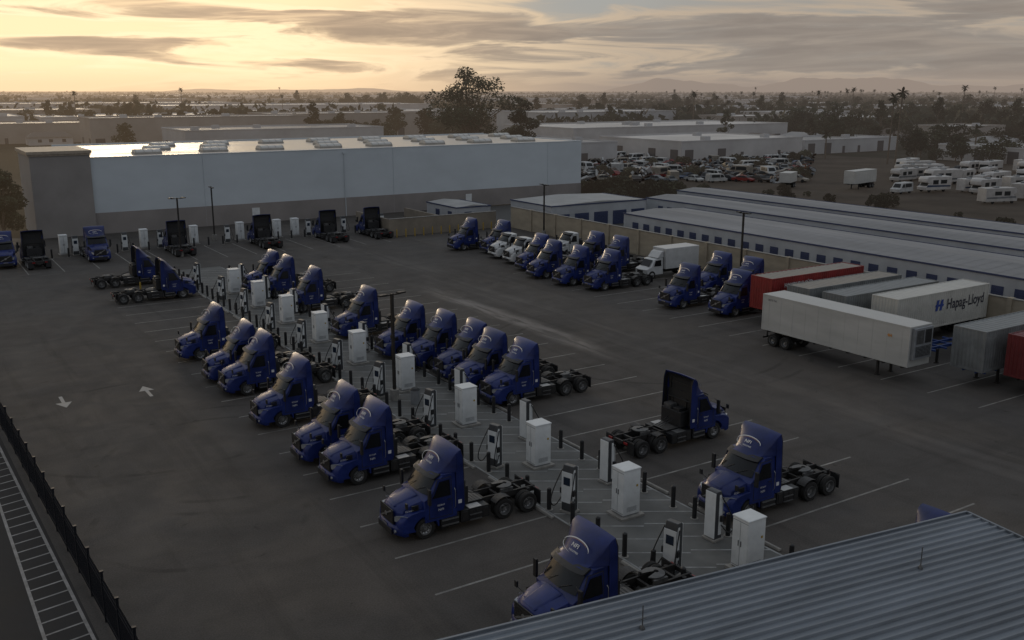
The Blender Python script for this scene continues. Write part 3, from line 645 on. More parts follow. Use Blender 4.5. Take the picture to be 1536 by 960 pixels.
# ------------------------------------------------------------------ warehouse
WWH=M('warehouse_white',(.51,.555,.585),.7,0,.10,.12,bump=.03,stretch=(1,1,2))
WGR=M('warehouse_grey',(.255,.232,.218),.75,0,.2,.2)
WTN=M('warehouse_tan',(.27,.25,.235),.75,0,.15,.3)
WRF=M('warehouse_roof',(.52,.465,.40),.36,0,.3,.08,stretch=(.6,2,1),det=7)
x0,x1,y0,y1,H=23.9,109.5,147.2,183.,10.7
k=[P('wall',MB().box(x0,x1,y0,y1,3.0,H).mesh('wall',WWH)),
   P('wall_base',MB().box(x0-.0,x1+.03,y0-.04,y1,0,3.0).mesh('wall_base',WGR)),
   P('roof',MB().box(x0+.35,x1-.35,y0+.35,y1-.35,H-.3,H+.01).mesh('roof',WRF)),
   P('parapet_cap',MB().box(x0,x1+.05,y0-.05,y0+.3,H,H+.12).box(x0,x1+.05,y1-.3,y1+.05,H,H+.25).box(x1-.3,x1+.05,y0+.3,y1-.3,H,H+.12).mesh('parapet_cap',WWH)),
   P('corner_tower',MB().box(16.2,x0-.0,y0-.5,y0+12,0,H+.75).mesh('corner_tower',WTN)),
   P('tower_cornice',MB().box(15.9,x0+.25,y0-.8,y0+12.2,H+.75,H+1.15).box(16.05,x0+.12,y0-.65,y0+12.1,H+.5,H+.75).mesh('tower_cornice',M('cornice_cream',(.36,.30,.235),.7)))]
jn=MB()
for i in range(2,11,4): jn.box(x0+i*7.8-.006,x0+i*7.8+.006,y0-.044,y0-.002,.0,H)
k.append(P('wall_joint',jn.mesh('wall_joint',M('joint_grey',(.47,.51,.54),.8))))
for x in(84.5,46.5): k.append(P('door',MB().box(x,x+1.2,y0-.1,y0-.045,0,2.3).mesh('door',CABW,.01)))
k.append(P('downpipe',MB().cyl((62,y0-.12,0),(62,y0-.12,H-.6),.07,n=8).box(61.8,62.2,y0-.25,y0-.05,H-.7,H-.4).mesh('downpipe',WWH)))
sk=MB()
for i in range(7):
    a0=math.pi*i/7;a1=math.pi*(i+1)/7
    sk.add([(-1.9,-1.2*math.cos(a0),.3+.42*math.sin(a0)),(1.9,-1.2*math.cos(a0),.3+.42*math.sin(a0)),(1.9,-1.2*math.cos(a1),.3+.42*math.sin(a1)),(-1.9,-1.2*math.cos(a1),.3+.42*math.sin(a1))],[(0,1,2,3)])
    for x in(-1.9,1.9): sk.add([(x,-1.2*math.cos(a0),.3+.42*math.sin(a0)),(x,-1.2*math.cos(a1),.3+.42*math.sin(a1)),(x,0,.3)],[(0,1,2)])
    for j in range(4):
        x=-1.8+j*1.2;sk.add([(x-.04,-1.22*math.cos(a0),.32+.43*math.sin(a0)),(x+.04,-1.22*math.cos(a0),.32+.43*math.sin(a0)),(x+.04,-1.22*math.cos(a1),.32+.43*math.sin(a1)),(x-.04,-1.22*math.cos(a1),.32+.43*math.sin(a1))],[(0,1,2,3)],1)
sk.box(-1.95,1.95,-1.25,1.25,0,.3,1)
SKM=sk.mesh('skylight',[M('skylight_frost',(.50,.49,.46),.4,0,.1),M('skylight_frame',(.34,.32,.29),.6)])
for r,yy in enumerate((153,162.,171.5)):
    for i in range(8):
        if r==1 and i==2: continue
        k.append(P('skylight',SKM,(33+i*9.6+r*3+R.uniform(-.5,.5),yy,H+.01)))
inst(P('warehouse',None,kids=k),(0,0,0),0,'long white warehouse with grey base and roof skylights','warehouse')
TAN=M('tan_block',(.22,.19,.15),.85,0,.25,.6,bump=.1)
inst(P('block_enclosure',None,kids=[P('wall',MB().box(58,75.5,122.5,122.8,0,2.4).box(58,58.3,122.8,134,0,2.4).box(66,66.3,122.8,134,0,2.4).mesh('wall',TAN)),P('cap',MB().box(57.95,75.55,122.45,122.85,2.4,2.48).mesh('cap',CONC))]),(0,0,0),0,'low tan block walled enclosure beside the warehouse','enclosure')
CRM=M('cream_block',(.33,.285,.215),.85,0,.25,.35,bump=.1,stretch=(1,1,3))
pil=[P('wall_pier',MB().box(-.27,.27,-.22,.22,0,3.15).mesh('wall_pier',CRM),(77.6,14+i*6.,0)) for i in range(18)]
inst(P('boundary_wall',None,kids=[P('wall_panel',MB().box(77.5,77.72,10,121.5,0,3.05).mesh('wall_panel',CRM)),P('coping',MB().box(77.42,77.8,10,121.5,3.05,3.12).mesh('coping',CONC))]+pil),(0,0,0),0,'cream block boundary wall with concrete coping','wall')

# storage buildings
SWH=M('storage_wall',(.36,.375,.395),.7,0,.2,.3);SBL=M('storage_blue',(.030,.042,.10),.5,0,.2,1);SRF=M('storage_roof',(.22,.22,.225),.6,.0,.45,.18,stretch=(2,.3,1),det=7)
PRF=M('pale_roof',(.33,.33,.32),.6,0,.3,.3)
def storage(x0,x1,y0,y1,h,lab,roofm=SRF,step=3.9,loc=(0,0,0),dw=.6):
    k=[P('wall',MB().box(x0,x1,y0,y1,0,h).mesh('wall',SWH)),P('fascia',MB().box(x0-.1,x0-.003,y0-.1,y1+.1,h-.08,h+.09).box(x1+.003,x1+.1,y0-.1,y1+.1,h-.08,h+.09).box(x0-.003,x1+.003,y0-.1,y0-.004,h-.08,h+.09).mesh('fascia',SBL))]
    rf=MB().add([(x0-.003,y0,h+.02),((x0+x1)/2,y0,h+.35),(x1+.003,y0,h+.02),(x0-.003,y1,h+.02),((x0+x1)/2,y1,h+.35),(x1+.003,y1,h+.02)],[(0,1,4,3),(1,2,5,4),(0,2,1),(3,4,5)])
    y=y0+1
    while y<y1: rf.add([(x0+.02,y,h+.03),(x0+.02,y+.05,h+.03),((x0+x1)/2,y+.05,h+.4),((x0+x1)/2,y,h+.4)],[(0,1,2,3)]);y+=1.5
    k.append(P('roof',rf.mesh('roof',roofm,0,False)))
    dm=MB().box(-.05,0,-dw,dw,0,2.1);
    for i in range(8): dm.box(-.065,-.05,-dw,dw,.1+i*.24,.2+i*.24)
    dm=dm.mesh('roll_up_door',SBL);y=y0+2
    while y<y1-1.5: k.append(P('roll_up_door',dm,(x0-.002,y,0)));y+=step
    x=x0+2
    while x<x1-1.5: k.append(P('roll_up_door',dm,(x,y0-.002,0),math.pi/2));x+=max(step,dw*2+.8)
    inst(P('storage_building',None,kids=k),loc,0,lab,'storage building','storage buildings behind the wall')
storage(86.5,98,14,106,3.1,'long low storage building with grey roof and blue doors',step=2.3)
storage(102.5,111,20,120,3.1,'long low storage building with blue roll up doors',step=2.1,dw=.55)
storage(114.5,122,24,126,3.1,'long low storage building with white walls and blue trim',step=2.1,dw=.55)
storage(81,99,116,127,3.4,'small low storage block with blue doors and pale roof',PRF,dw=1.3,step=3.6)
storage(71,77,126.5,136,2.8,'small white storage unit with blue trim near enclosure',PRF)
LOT=M('dirt_lot_soil',(.060,.052,.043),.95,0,.55,.08,world=True,bump=.3,haze=True,spec=.05)
sheet('dirt_lot',[(124,40),(250,40),(262,150),(250,200),(250,300),(190,290),(112,184),(111,130),(124,128)],.0,LOT)
sheet('storage_pavement',[(77.8,5),(124,5),(124,128),(111,146),(77.8,146)],.002,M('storage_asphalt',(.07,.067,.062),.7,0,.3,.2,world=True))
inst(P('retaining_wall',None,kids=[P('wall_panel',MB().box(127,127.4,30,122,0,2.2).box(112,127,122,122.3,0,2.2).mesh('wall_panel',M('brown_block',(.10,.08,.065),.9,0,.3,.3,haze=True))),P('coping',MB().box(126.9,127.5,30,122,2.2,2.3).mesh('coping',TAN))]),(0,0,0),0,'long brown block wall behind the storage rows','wall')

# ------------------------------------------------------------------ trees
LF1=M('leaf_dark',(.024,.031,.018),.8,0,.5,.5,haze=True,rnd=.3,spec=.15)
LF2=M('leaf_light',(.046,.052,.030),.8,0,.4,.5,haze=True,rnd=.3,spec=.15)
BK=M('bark',(.10,.08,.06),.9,0,.4,2,haze=True)
def crown(name,clumps,nleaf,size,seed):
    r=random.Random(seed);vs=[];fs=[];ms=[];tot=sum(c[3]**2 for c in clumps)
    for (cx,cy,cz,cr,fl) in clumps:
        k=int(nleaf*cr*cr/tot);dark=r.random()<.5
        for _ in range(k):
            while True:
                p=Vector((r.uniform(-1,1),r.uniform(-1,1),r.uniform(-1,1)))
                if .35<p.length<1: break
            if r.random()<.6: p=p.normalized()*r.uniform(.75,1.15)
            c=Vector((cx+p.x*cr,cy+p.y*cr,cz+p.z*cr*fl))
            a=Vector((r.gauss(0,1),r.gauss(0,1),r.gauss(0,.7))).normalized();bb=a.orthogonal().normalized()
            s=size*r.uniform(.5,1.2);o=len(vs)
            vs+= [tuple(c+a*s),tuple(c+bb*s*.6),tuple(c-a*s*.8),tuple(c-bb*s*.6)];fs.append((o,o+1,o+2,o+3))
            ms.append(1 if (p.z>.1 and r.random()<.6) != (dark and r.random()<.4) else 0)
    me=bpy.data.meshes.new(name);me.from_pydata(vs,[],fs);me.materials.append(LF1);me.materials.append(LF2);me.polygons.foreach_set('material_index',ms);return me
def make_tree(H,Wd,ncl,nleaf,size,seed,trunkf=.35,name='tree',crf=1.,spread=.75):
    r=random.Random(seed);cl=[];tb=MB();th=H*trunkf
    lean=(r.uniform(-.04,.04)*H,r.uniform(-.04,.04)*H)
    tb.cyl((0,0,-.1),(lean[0],lean[1],th),H*.028,H*.018,8)
    for i in range(ncl):
        a=2*math.pi*i/ncl*2.4+r.uniform(-.4,.4);t=(i+.5)/ncl
        rr=Wd/2*(spread*math.sin(math.pi*(.18+.75*t)))*r.uniform(.35,1.1)
        cr=Wd*r.uniform(.13,.25)*(1.15-.35*t)*crf;z=th+ (H-th)*(.1+.78*t)+r.uniform(-.05,.05)*H
        cx,cy=lean[0]+rr*math.cos(a),lean[1]+rr*math.sin(a);cl.append((cx,cy,min(z,H-cr*.8),cr,r.uniform(.6,.9)))
        m=(lean[0]+rr*.4*math.cos(a),lean[1]+rr*.4*math.sin(a),th+(z-th)*.45)
        tb.cyl((lean[0],lean[1],th*r.uniform(.8,1)),m,H*.010,H*.006,6);tb.cyl(m,(cx,cy,z),H*.006,H*.002,5)
    tm=tb.mesh('trunk',BK)
    return P(name,None,kids=[P('trunk',tm),P('crown',crown('crown',cl,nleaf,size,seed+9))])
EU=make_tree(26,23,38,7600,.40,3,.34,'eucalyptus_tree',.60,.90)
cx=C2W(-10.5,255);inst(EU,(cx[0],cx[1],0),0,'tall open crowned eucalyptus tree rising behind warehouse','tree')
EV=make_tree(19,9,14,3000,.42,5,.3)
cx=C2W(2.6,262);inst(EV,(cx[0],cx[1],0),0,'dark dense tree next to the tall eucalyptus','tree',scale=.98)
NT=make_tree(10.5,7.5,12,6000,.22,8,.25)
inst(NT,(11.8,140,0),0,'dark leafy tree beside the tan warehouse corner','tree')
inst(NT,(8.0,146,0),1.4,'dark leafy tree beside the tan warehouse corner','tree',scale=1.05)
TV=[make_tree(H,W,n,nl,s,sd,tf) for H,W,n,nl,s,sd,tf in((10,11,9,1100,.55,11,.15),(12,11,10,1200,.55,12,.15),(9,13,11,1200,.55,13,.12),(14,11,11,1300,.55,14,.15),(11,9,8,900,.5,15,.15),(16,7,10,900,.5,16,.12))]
def make_palm(H,seed,nf=26,fl=2.2):
    r=random.Random(seed);tb=MB();ln=r.uniform(-.5,.5)
    tb.cyl((0,0,-.1),(ln*.5,0,H*.5),.26,.2,8);tb.cyl((ln*.5,0,H*.5),(ln,0,H),.2,.16,8)
    vs=[];fs=[]
    for i in range(nf):
        a=r.uniform(0,6.28);e=r.uniform(-.9,1.1);L=fl*r.uniform(.8,1.1)
        p=Vector((ln,0,H));d=Vector((math.cos(a)*math.cos(e),math.sin(a)*math.cos(e),math.sin(e)));s=Vector((-math.sin(a),math.cos(a),0))
        q=p;o=len(vs)
        for j in range(5):
            w=(.1,.3,.38,.28,.05)[j]*fl/2.4;vs+=[tuple(q+s*w-Vector((0,0,w*.4))),tuple(q),tuple(q-s*w-Vector((0,0,w*.4)))];q=q+d*L/4;d=(d-Vector((0,0,.28))).normalized()
        for j in range(4): fs+=[(o+j*3,o+j*3+3,o+j*3+4,o+j*3+1),(o+j*3+1,o+j*3+4,o+j*3+5,o+j*3+2)]
    me=bpy.data.meshes.new('crown');me.from_pydata(vs,[],fs);me.materials.append(LF1)
    return P('palm_tree',None,kids=[P('trunk',tb.mesh('trunk',BK)),P('crown',me)])
PM=[make_palm(h,s) for h,s in((18,1),(20,2),(22,3),(8,4))]
def putC(sp,X,Y,lab,cat,grp=None,sc=None,rot=None):
    w=C2W(X,Y);return inst(sp,(w[0],w[1],0),R.uniform(0,6.28) if rot is None else rot,lab,cat,grp,scale=sc)
GP='palm trees scattered through the district'
putC(PM[0],104.5,272,'tall slim palm tree beside the vehicle lot','palm tree',GP);putC(PM[0],109,278,'tall slim palm tree beside the vehicle lot','palm tree',GP,1.08)
putC(PM[3],93.5,292,'short bushy palm tree by white industrial building','palm tree',GP,.9)
putC(PM[3],138,292,'short bushy palm tree beside the vehicle lot','palm tree',GP,1.1)
for i in range(46):
    Y=R.uniform(420,1500);a=R.uniform(.12,.54) if i<40 else R.uniform(-.5,.1)
    putC(R.choice(PM[:3]),a*Y,Y,'tall slim palm tree above the rooftops','palm tree',GP,R.uniform(.78,1.05))
GTT='trees scattered between the rooftops'
ntree=0
putC(TV[0],132,306,'round leafy tree behind the vehicle lot','tree',GTT,.95)
occ=[]
def free(x,y,r,r2=None):
    r2=r if r2 is None else r2
    for a,b_,c,d_ in occ:
        if abs(a-x)<c+r and abs(b_-y)<d_+r2: return False
    return True
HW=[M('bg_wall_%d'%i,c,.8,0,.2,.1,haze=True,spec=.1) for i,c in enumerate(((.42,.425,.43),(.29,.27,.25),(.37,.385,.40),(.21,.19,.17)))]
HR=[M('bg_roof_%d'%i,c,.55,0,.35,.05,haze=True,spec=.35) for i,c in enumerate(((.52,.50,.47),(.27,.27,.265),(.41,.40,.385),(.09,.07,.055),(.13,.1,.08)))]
DKW=M('bg_opening',(.03,.035,.045),.5,0,.2,haze=True)
dk1=MB().box(-.6,.6,-.05,0,0.02,2.2).mesh('dock_door',DKW);dk2=MB().box(-1.6,1.6,-.05,0,0.02,3.4).mesh('dock_door',DKW)
rtu=MB().box(-1.2,1.2,-.9,.9,0,1.1).mesh('rooftop_unit',HW[2])
def bgware(x0,x1,y0,y1,h,wm,rm,lab='pale flat roofed industrial building among trees',wins=True,reg=True):
    cx,cy=(x0+x1)/2,(y0+y1)/2;a,b_=(x1-x0)/2,(y1-y0)/2
    k=[P('wall',MB().box(-a,a,-b_,b_,0,h).mesh('wall',wm)),P('roof',MB().box(-a+.4,a-.4,-b_+.4,b_-.4,h-.2,h+.02).mesh('roof',rm))]
    k.append(P('parapet',MB().box(-a-.1,a+.1,-b_-.1,-b_+.35,h,h+.35).box(-a-.1,a+.1,b_-.35,b_+.1,h,h+.5).box(-a-.1,-a+.35,-b_+.35,b_-.35,h,h+.35).box(a-.35,a+.1,-b_+.35,b_-.35,h,h+.35).mesh('parapet',wm)))
    for i in range(min(8,int(a*b_/160)+1)):
        k.append(P('rooftop_unit',rtu,(R.uniform(-a+4,a-4) if a>5 else 0,R.uniform(-b_+3,b_-3) if b_>4 else 0,h+.02)))
    if wins:
        x=-a+3
        while x<a-4: k.append(P('dock_door',R.choice((dk1,dk2,dk2)),(x,-b_-.01,0)));x+=R.uniform(7,16)
        y=-b_+3
        while y<b_-4: k.append(P('dock_door',dk2,(-a-.01,y,0),-math.pi/2));y+=R.uniform(9,16)
    inst(P('industrial_building',None,kids=k),(cx,cy,0),0,lab,'industrial building','industrial buildings beyond the yard')
    occ.append((cx,cy,a+3,b_+3))
bgware(190,240,208,246,5.6,HW[0],HR[0],'white industrial building behind the salvage yard')
bgware(196,300,268,312,7.2,HW[0],HR[0],'long white industrial building behind the salvage yard')
bgware(246,292,212,232,4.2,HW[2],HR[1],'low grey industrial building beside palm trees')
bgware(120,170,212,250,6.,HW[2],HR[1],'grey roofed industrial building behind the warehouse')
bgware(-50,22,328,372,9,HW[0],HR[0])
bgware(60,150,480,532,8,HW[0],HR[0]);bgware(190,330,510,566,8,HW[2],HR[0]);bgware(150,340,640,712,10,HW[0],HR[0],wins=False);bgware(60,250,800,866,10,HW[0],HR[0],wins=False);bgware(-90,20,600,660,9,HW[2],HR[0],wins=False)
bgware(262,300,150,176,4.2,HW[0],HR[1],'low white building beside the vehicle lot');bgware(285,322,112,134,4,HW[2],HR[1],'low white building beside the vehicle lot')
cnt=0
for t in range(6000):
    if cnt>=100: break
    Y=330*(2200/330)**R.random();a=R.uniform(-.6,.12) if cnt<64 else R.uniform(.0,.6);x,y=C2W(a*Y,Y)
    w=R.uniform(28,72);dp=R.uniform(16,38)
    if a>.05: w*=.6;dp*=.7
    if Y<420: w*=.6;dp*=.6
    if not free(x,y,w+5,dp+7): continue
    if a>.06 and Y<360: continue
    bgware(x-w,x+w,y-dp,y+dp,R.uniform(6,10.5),R.choice(HW[:3]),R.choice((HR[0],HR[0],HR[2],HR[1])),wins=Y<800);cnt+=1
hs=[]
for i in range(5):
    a,b_,h=R.uniform(6,9),R.uniform(4.5,6),R.uniform(2.8,3.4);rh=h+R.uniform(1.4,2.2)
    rf=MB().add([(-a-.5,-b_-.5,h),(a+.5,-b_-.5,h),(a+.5,b_+.5,h),(-a-.5,b_+.5,h),(-a+2,0,rh),(a-2,0,rh)],[(0,1,5,4),(1,2,5),(2,3,4,5),(3,0,4),(3,2,1,0)])
    kk=[P('wall',MB().box(-a,a,-b_,b_,0,h).mesh('wall',HW[R.randrange(3)])),P('roof',rf.mesh('roof',HR[R.choice((1,3,4,2))],0,False))]
    wn=MB().box(0,1.3,-.05,0,1.1,2.2).mesh('window',DKW)
    for x in(-.6*a,-.1*a,.5*a): kk.append(P('window',wn,(x,-b_,0)))
    hs.append(P('house',None,kids=kk))
def belt(Y,a0,a1,n,sc0,sc1,dY=14):
    global ntree
    for i in range(n):
        for _ in range(8):
            yy=Y+R.uniform(-dY,dY);a=a0+(a1-a0)*(i+R.uniform(.1,.9))/n;w=C2W(a*yy,yy)
            if free(w[0],w[1],0): break
        putC(R.choice(TV),a*yy,yy,'dark green leafy tree in a dense row','tree',GTT,R.uniform(sc0,sc1));ntree+=1
belt(415,-.245,-.135,16,.6,.95);belt(470,-.475,-.425,7,.9,1.15);belt(470,-.41,-.365,6,.8,1.1)
belt(560,-.01,.28,34,.85,1.2,40);belt(440,.27,.56,34,.75,1.2,50);belt(900,-.22,-.09,22,1.0,1.4,60);belt(285,.40,.60,14,.45,.8,16);belt(340,.30,.56,14,.6,.95,12);belt(430,.0,.12,9,.7,1.0);belt(760,.05,.5,30,.9,1.3,60)
for a,Y in((.44,300),(.47,318),(.50,296),(.53,312),(.41,322),(.49,338)):
    x,y=C2W(a*Y,Y)
    if free(x,y,9): inst(R.choice(hs),(x,y,0),0,'single storey house with hipped roof among trees','house','houses in the suburb beyond');occ.append((x,y,6,6))
cnt=0
for t in range(3000):
    if cnt>=170: break
    Y=350*(1500/350)**R.random();a=R.uniform(.05,.62) if R.random()<.9 else R.uniform(-.6,.05);x,y=C2W(a*Y,Y)
    if a>.1 and Y<345: continue
    if not free(x,y,9): continue
    inst(R.choice(hs),(x,y,0),R.choice((0,math.pi/2)),'single storey house with hipped roof among trees','house','houses in the suburb beyond');occ.append((x,y,6,6));cnt+=1
for t in range(5000):
    if ntree>=292: break
    Y=330*(1100/330)**R.random();a=R.uniform(.04,.62) if R.random()<.3 else R.uniform(-.6,.04)
    if a>.04 and Y<350: continue
    x,y=C2W(a*Y,Y)
    if not free(x,y,2): continue
    inst(R.choice(TV),(x,y,0),R.uniform(0,6.28),'leafy dark green tree standing between rooftops','tree',GTT,scale=R.uniform(.65,1.15));ntree+=1
def canopy(name,n,Y0,Y1,seed,q=20):
    r=random.Random(seed);vs=[];fs=[];ms=[]
    for i in range(n):
        for _ in range(30):
            Y=Y0*(Y1/Y0)**(r.random()**.85);a=r.uniform(-.64,.64);x,y=C2W(a*Y,Y)
            k=math.sin(x*.009+1)*math.cos(y*.011)+.4*math.sin(x*.027)*math.sin(y*.023)
            if k<(.12 if a<.02 else -.3): continue
            if Y<2400 and not free(x,y,0): continue
            break
        else: continue
        h=r.uniform(6,13)*(1.2 if r.random()<.15 else 1);w=r.uniform(4,8);
        for j in range(q):
            th=r.uniform(0,6.28);rr=w*math.sqrt(r.random());z=h*r.uniform(.1,1)*(1-.35*(rr/w)**2)
            c=Vector((x+rr*math.cos(th),y+rr*math.sin(th),z));aa=Vector((r.gauss(0,1),r.gauss(0,1),r.gauss(0,1))).normalized();bb=aa.orthogonal().normalized();s=r.uniform(.8,1.7)*(1+Y/2500)
            o=len(vs);vs+=[tuple(c+aa*s),tuple(c+bb*s),tuple(c-aa*s),tuple(c-bb*s)];fs.append((o,o+1,o+2,o+3));ms.append(int(r.random()<.22))
    me=bpy.data.meshes.new(name);me.from_pydata(vs,[],fs);me.materials.append(LF1);me.materials.append(LF2);me.polygons.foreach_set('material_index',ms)
    o=bpy.data.objects.new(name,me);COL.objects.link(o);o['kind']='stuff';o['label']='dark hazy tree canopy spread across the suburb';o['category']='trees'
canopy('tree_canopy',10500,400,4800,5)
b=MB();r2=random.Random(4)
for i in range(420):
    Y=1800*(5000/1800)**r2.random();a=r2.uniform(-.66,.66);x,y=C2W(a*Y,Y);w,dp=(r2.uniform(40,110),r2.uniform(20,50)) if a<.1 else (r2.uniform(12,50),r2.uniform(8,22));h=r2.uniform(5,10)
    b.box(x-w,x+w,y-dp,y+dp,0,h,0)
o=bpy.data.objects.new('distant_rooftops',b.mesh('distant_rooftops',HR[2],0,False));COL.objects.link(o);o['kind']='stuff';o['label']='pale flat rooftops spreading into the haze';o['category']='rooftops'
SH=make_tree(3.2,5,8,1200,.28,31,.1,'shrub')
for i in range(30):
    x=R.uniform(111,126);y=R.uniform(136,160);inst(SH,(x,y,0),R.uniform(0,6),'dark green bushy shrub on rough ground','shrub','shrubs beside the dirt lot',scale=R.uniform(.6,1.2))
for i in range(22):
    x=R.uniform(128,150);y=R.uniform(60,150);inst(SH,(x,y,0),R.uniform(0,6),'dark green bushy shrub on rough ground','shrub','shrubs beside the dirt lot',scale=R.uniform(.3,.8))

# ------------------------------------------------------------------ cars, recreational vehicles
CC=[M('car_paint_%d'%i,c,.55,0,.4,1,spec=.3) for i,c in enumerate(((.42,.42,.41),(.16,.165,.17),(.03,.03,.035),(.19,.022,.016),(.05,.07,.12),(.10,.065,.045),(.27,.24,.20),(.06,.047,.038),(.16,.07,.03)))]
cw=MB().lathe([(0,-.1),(.32,-.1),(.33,0),(.32,.1),(0,.1)],(0,0,0),14,closed=False).mesh('wheel',RUB)
def car(mat,van=False):
    if van:
        body=MB().shell([(-2.5,.4),(-2.55,.95),(-1.9,1.15),(-1.3,1.9),(-1.0,2.05),(2.5,2.05),(2.55,.4)],lambda x,z:.98-.08*max(0,z-1.1),lambda x,z:.15 if x<-1.8 else 0)
        gl=[[(-1.55,1.2),(-1.15,1.8),(-.5,1.85),(-.5,1.2)],[(-.3,1.2),(-.3,1.85),(1.9,1.85),(1.9,1.2)]];wx=1.5;ws=[(-1.86,1.2),(-1.32,1.86)]
    else:
        body=MB().shell([(-2.2,.35),(-2.25,.68),(-1.1,.9),(-.45,1.35),(-.2,1.42),(.75,1.42),(1.05,1.32),(1.55,.98),(2.2,.92),(2.25,.4)],lambda x,z:.9-.22*max(0,(z-.9)/.5),lambda x,z:.18 if abs(x)>1.9 else 0)
        gl=[[(-.85,.98),(-.4,1.33),(.25,1.36),(.25,.98)],[(.32,.98),(.32,1.36),(.85,1.34),(1.3,1.0)]];wx=1.35;ws=[(-1.07,.94),(-.5,1.33)]
    k=[P('body',body.mesh('body',mat,.02))]
    for g in gl:
        for s in(-1,1): k.append(P('side_window',MB().slab(g,lambda z:(.99-.08*max(0,z-1.1)) if van else (.91-.22*max(0,(z-.9)/.5)),.01,s).mesh('side_window',CGLASS)))
    (xa,za),(xb,zb)=ws;k.append(P('windshield',MB().add([(xa-.02,-.75,za+.03),(xa-.02,.75,za+.03),(xb-.02,.62,zb+.03),(xb-.02,-.62,zb+.03)],[(0,1,2,3)]).mesh('windshield',CGLASS)))
    for x in(-wx,wx):
        for s in(-.82,.82): k.append(P('wheel',cw,(x,s,.33)))
    return P('van' if van else 'car',None,kids=k)
CARS=[car(CC[i]) for i in(0,1,2,3,4,5,6,7,0,0,3,1)]+[car(CC[0],True),car(CC[6],True),car(CC[0],True)]
def pile(seed):
    r=random.Random(seed);b=MB()
    for i in range(46):
        c=Vector((r.gauss(0,1.5),r.gauss(0,1.1),0));h=max(0,1.5-c.length*.45);c.z=r.uniform(.05,h+.1)
        u=Vector((r.gauss(0,1),r.gauss(0,1),r.gauss(0,.5))).normalized();v=u.orthogonal().normalized();w=u.cross(v);a,bb,cc=r.uniform(.2,1.1),r.uniform(.1,.45),r.uniform(.03,.25)
        vs=[]
        for sx,sy,sz in((-1,-1,-1),(1,-1,-1),(1,1,-1),(-1,1,-1),(-1,-1,1),(1,-1,1),(1,1,1),(-1,1,1)): vs.append(c+u*a*sx+v*bb*sy+w*cc*sz)
        b.add(vs,BF,r.choice((0,1,1,2,2,4,3)))
    return P('scrap_pile',b.mesh('scrap_pile',[CC[0],CC[7],CC[5],CC[8],CC[1]],0,False))
PL=[pile(s) for s in range(4)]
cnt=0;pl=[]
for t in range(6000):
    if cnt>=260: break
    Y=R.uniform(216,325);a=R.uniform(.072,.30);x,y=C2W(a*Y,Y)
    if x<114 or (x>186 and y>202): continue
    if any((x-p)**2+(y-q)**2<10 for p,q in pl): continue
    pl.append((x,y));cnt+=1;q=R.random()
    if q<.22:
        inst(R.choice(PL),(x,y,.004),R.uniform(0,6.28),'heap of rusty scrap metal on bare dirt','scrap heap','scrap heaps in the salvage yard',scale=R.uniform(.8,1.5))
    elif q<.29:
        inst(SH,(x,y,0),R.uniform(0,6),'dark green bushy shrub on rough ground','shrub','shrubs beside the dirt lot',scale=R.uniform(.5,1.0))
    else:
        sp=R.choice(CARS);inst(sp,(x,y,.004),R.choice((0,.3,1.57,1.3,2.9,4.6))+R.uniform(-.5,.5),'old scrapped vehicle crowded in dirt salvage yard',sp['name'],'scrapped vehicles in the salvage yard',scale=R.uniform(.9,1.2))
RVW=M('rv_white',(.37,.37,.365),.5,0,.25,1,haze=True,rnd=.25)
def rv(L,classc,stripe):
    if classc: pr=[(-3.6,.5),(-3.7,1.1),(-3.0,1.3),(-2.7,1.85),(-3.4,2.05),(-3.45,2.7),(-3.1,3.1),(L-3.6,3.1),(L-3.55,.5)]
    else: pr=[(-3.5,.6),(-3.65,1.2),(-3.5,2.7),(-3.2,3.15),(L-3.7,3.15),(L-3.55,2.9),(L-3.55,.6)]
    k=[P('body',MB().shell(pr,lambda x,z:1.2,lambda x,z:.12 if x<-3 else 0).mesh('body',RVW,.04))]
    for s in(-1,1):
        for g in([(-1.8,1.6),(-1.8,2.45),(-.4,2.45),(-.4,1.6)],[(.2,1.7),(.2,2.45),(1.8,2.45),(1.8,1.7)]):
            k.append(P('window',MB().slab(g,lambda z:1.21,.01,s).mesh('window',CGLASS)))
        k.append(P('stripe',MB().slab([(-3.3,1.1),(-3.1,1.5),(L-3.8,1.35),(L-3.8,1.05)],lambda z:1.207,.01,s).mesh('stripe',stripe)))
        for x in(-2.5,L-5.4): k.append(P('wheel',cw,(x,s*1.02,.38)))
    k.append(P('windshield',MB().add([(-3.05,-.95,1.30),(-3.05,.95,1.30),(-2.76,.9,1.84),(-2.76,-.9,1.84)] if classc else [(-3.68,-1,1.35),(-3.68,1,1.35),(-3.55,1,2.5),(-3.55,-1,2.5)],[(0,1,2,3)]).mesh('windshield',CGLASS)))
    k.append(P('roof_unit',MB().box(.2,1.2,-.4,.4,3.1,3.35).mesh('roof_unit',CABG,.04)))
    return P('recreational_vehicle',None,kids=k)
RVS=[rv(7,True,CC[5]),rv(8.5,False,CC[1]),rv(6.6,True,CC[4]),rv(9,False,CC[5]),rv(7.4,True,CC[1])]
for xi,x in enumerate((170,180,190,200,212,225,238)):
    y=84
    while y<190:
        X,Y=W2C(x,y)
        if .385*Y<X<.60*Y and 172<Y<250 and R.random()<.66:
            sp=R.choice(RVS) if R.random()<.76 else R.choice((CARS[0],CARS[1],CARS[2],CARS[12],CARS[13]))
            inst(sp,(x+R.uniform(-3,3),y,0),R.uniform(-.3,.3)+(0 if R.random()<.75 else math.pi),'white recreational vehicle parked in a dense row' if 'rec' in sp['name'] else 'pale vehicle parked among recreational vehicles','camper van' if 'rec' in sp['name'] else sp['name'],'recreational vehicles in the storage lot',scale=R.uniform(.85,1.05))
        y+=R.uniform(3.6,5.4)
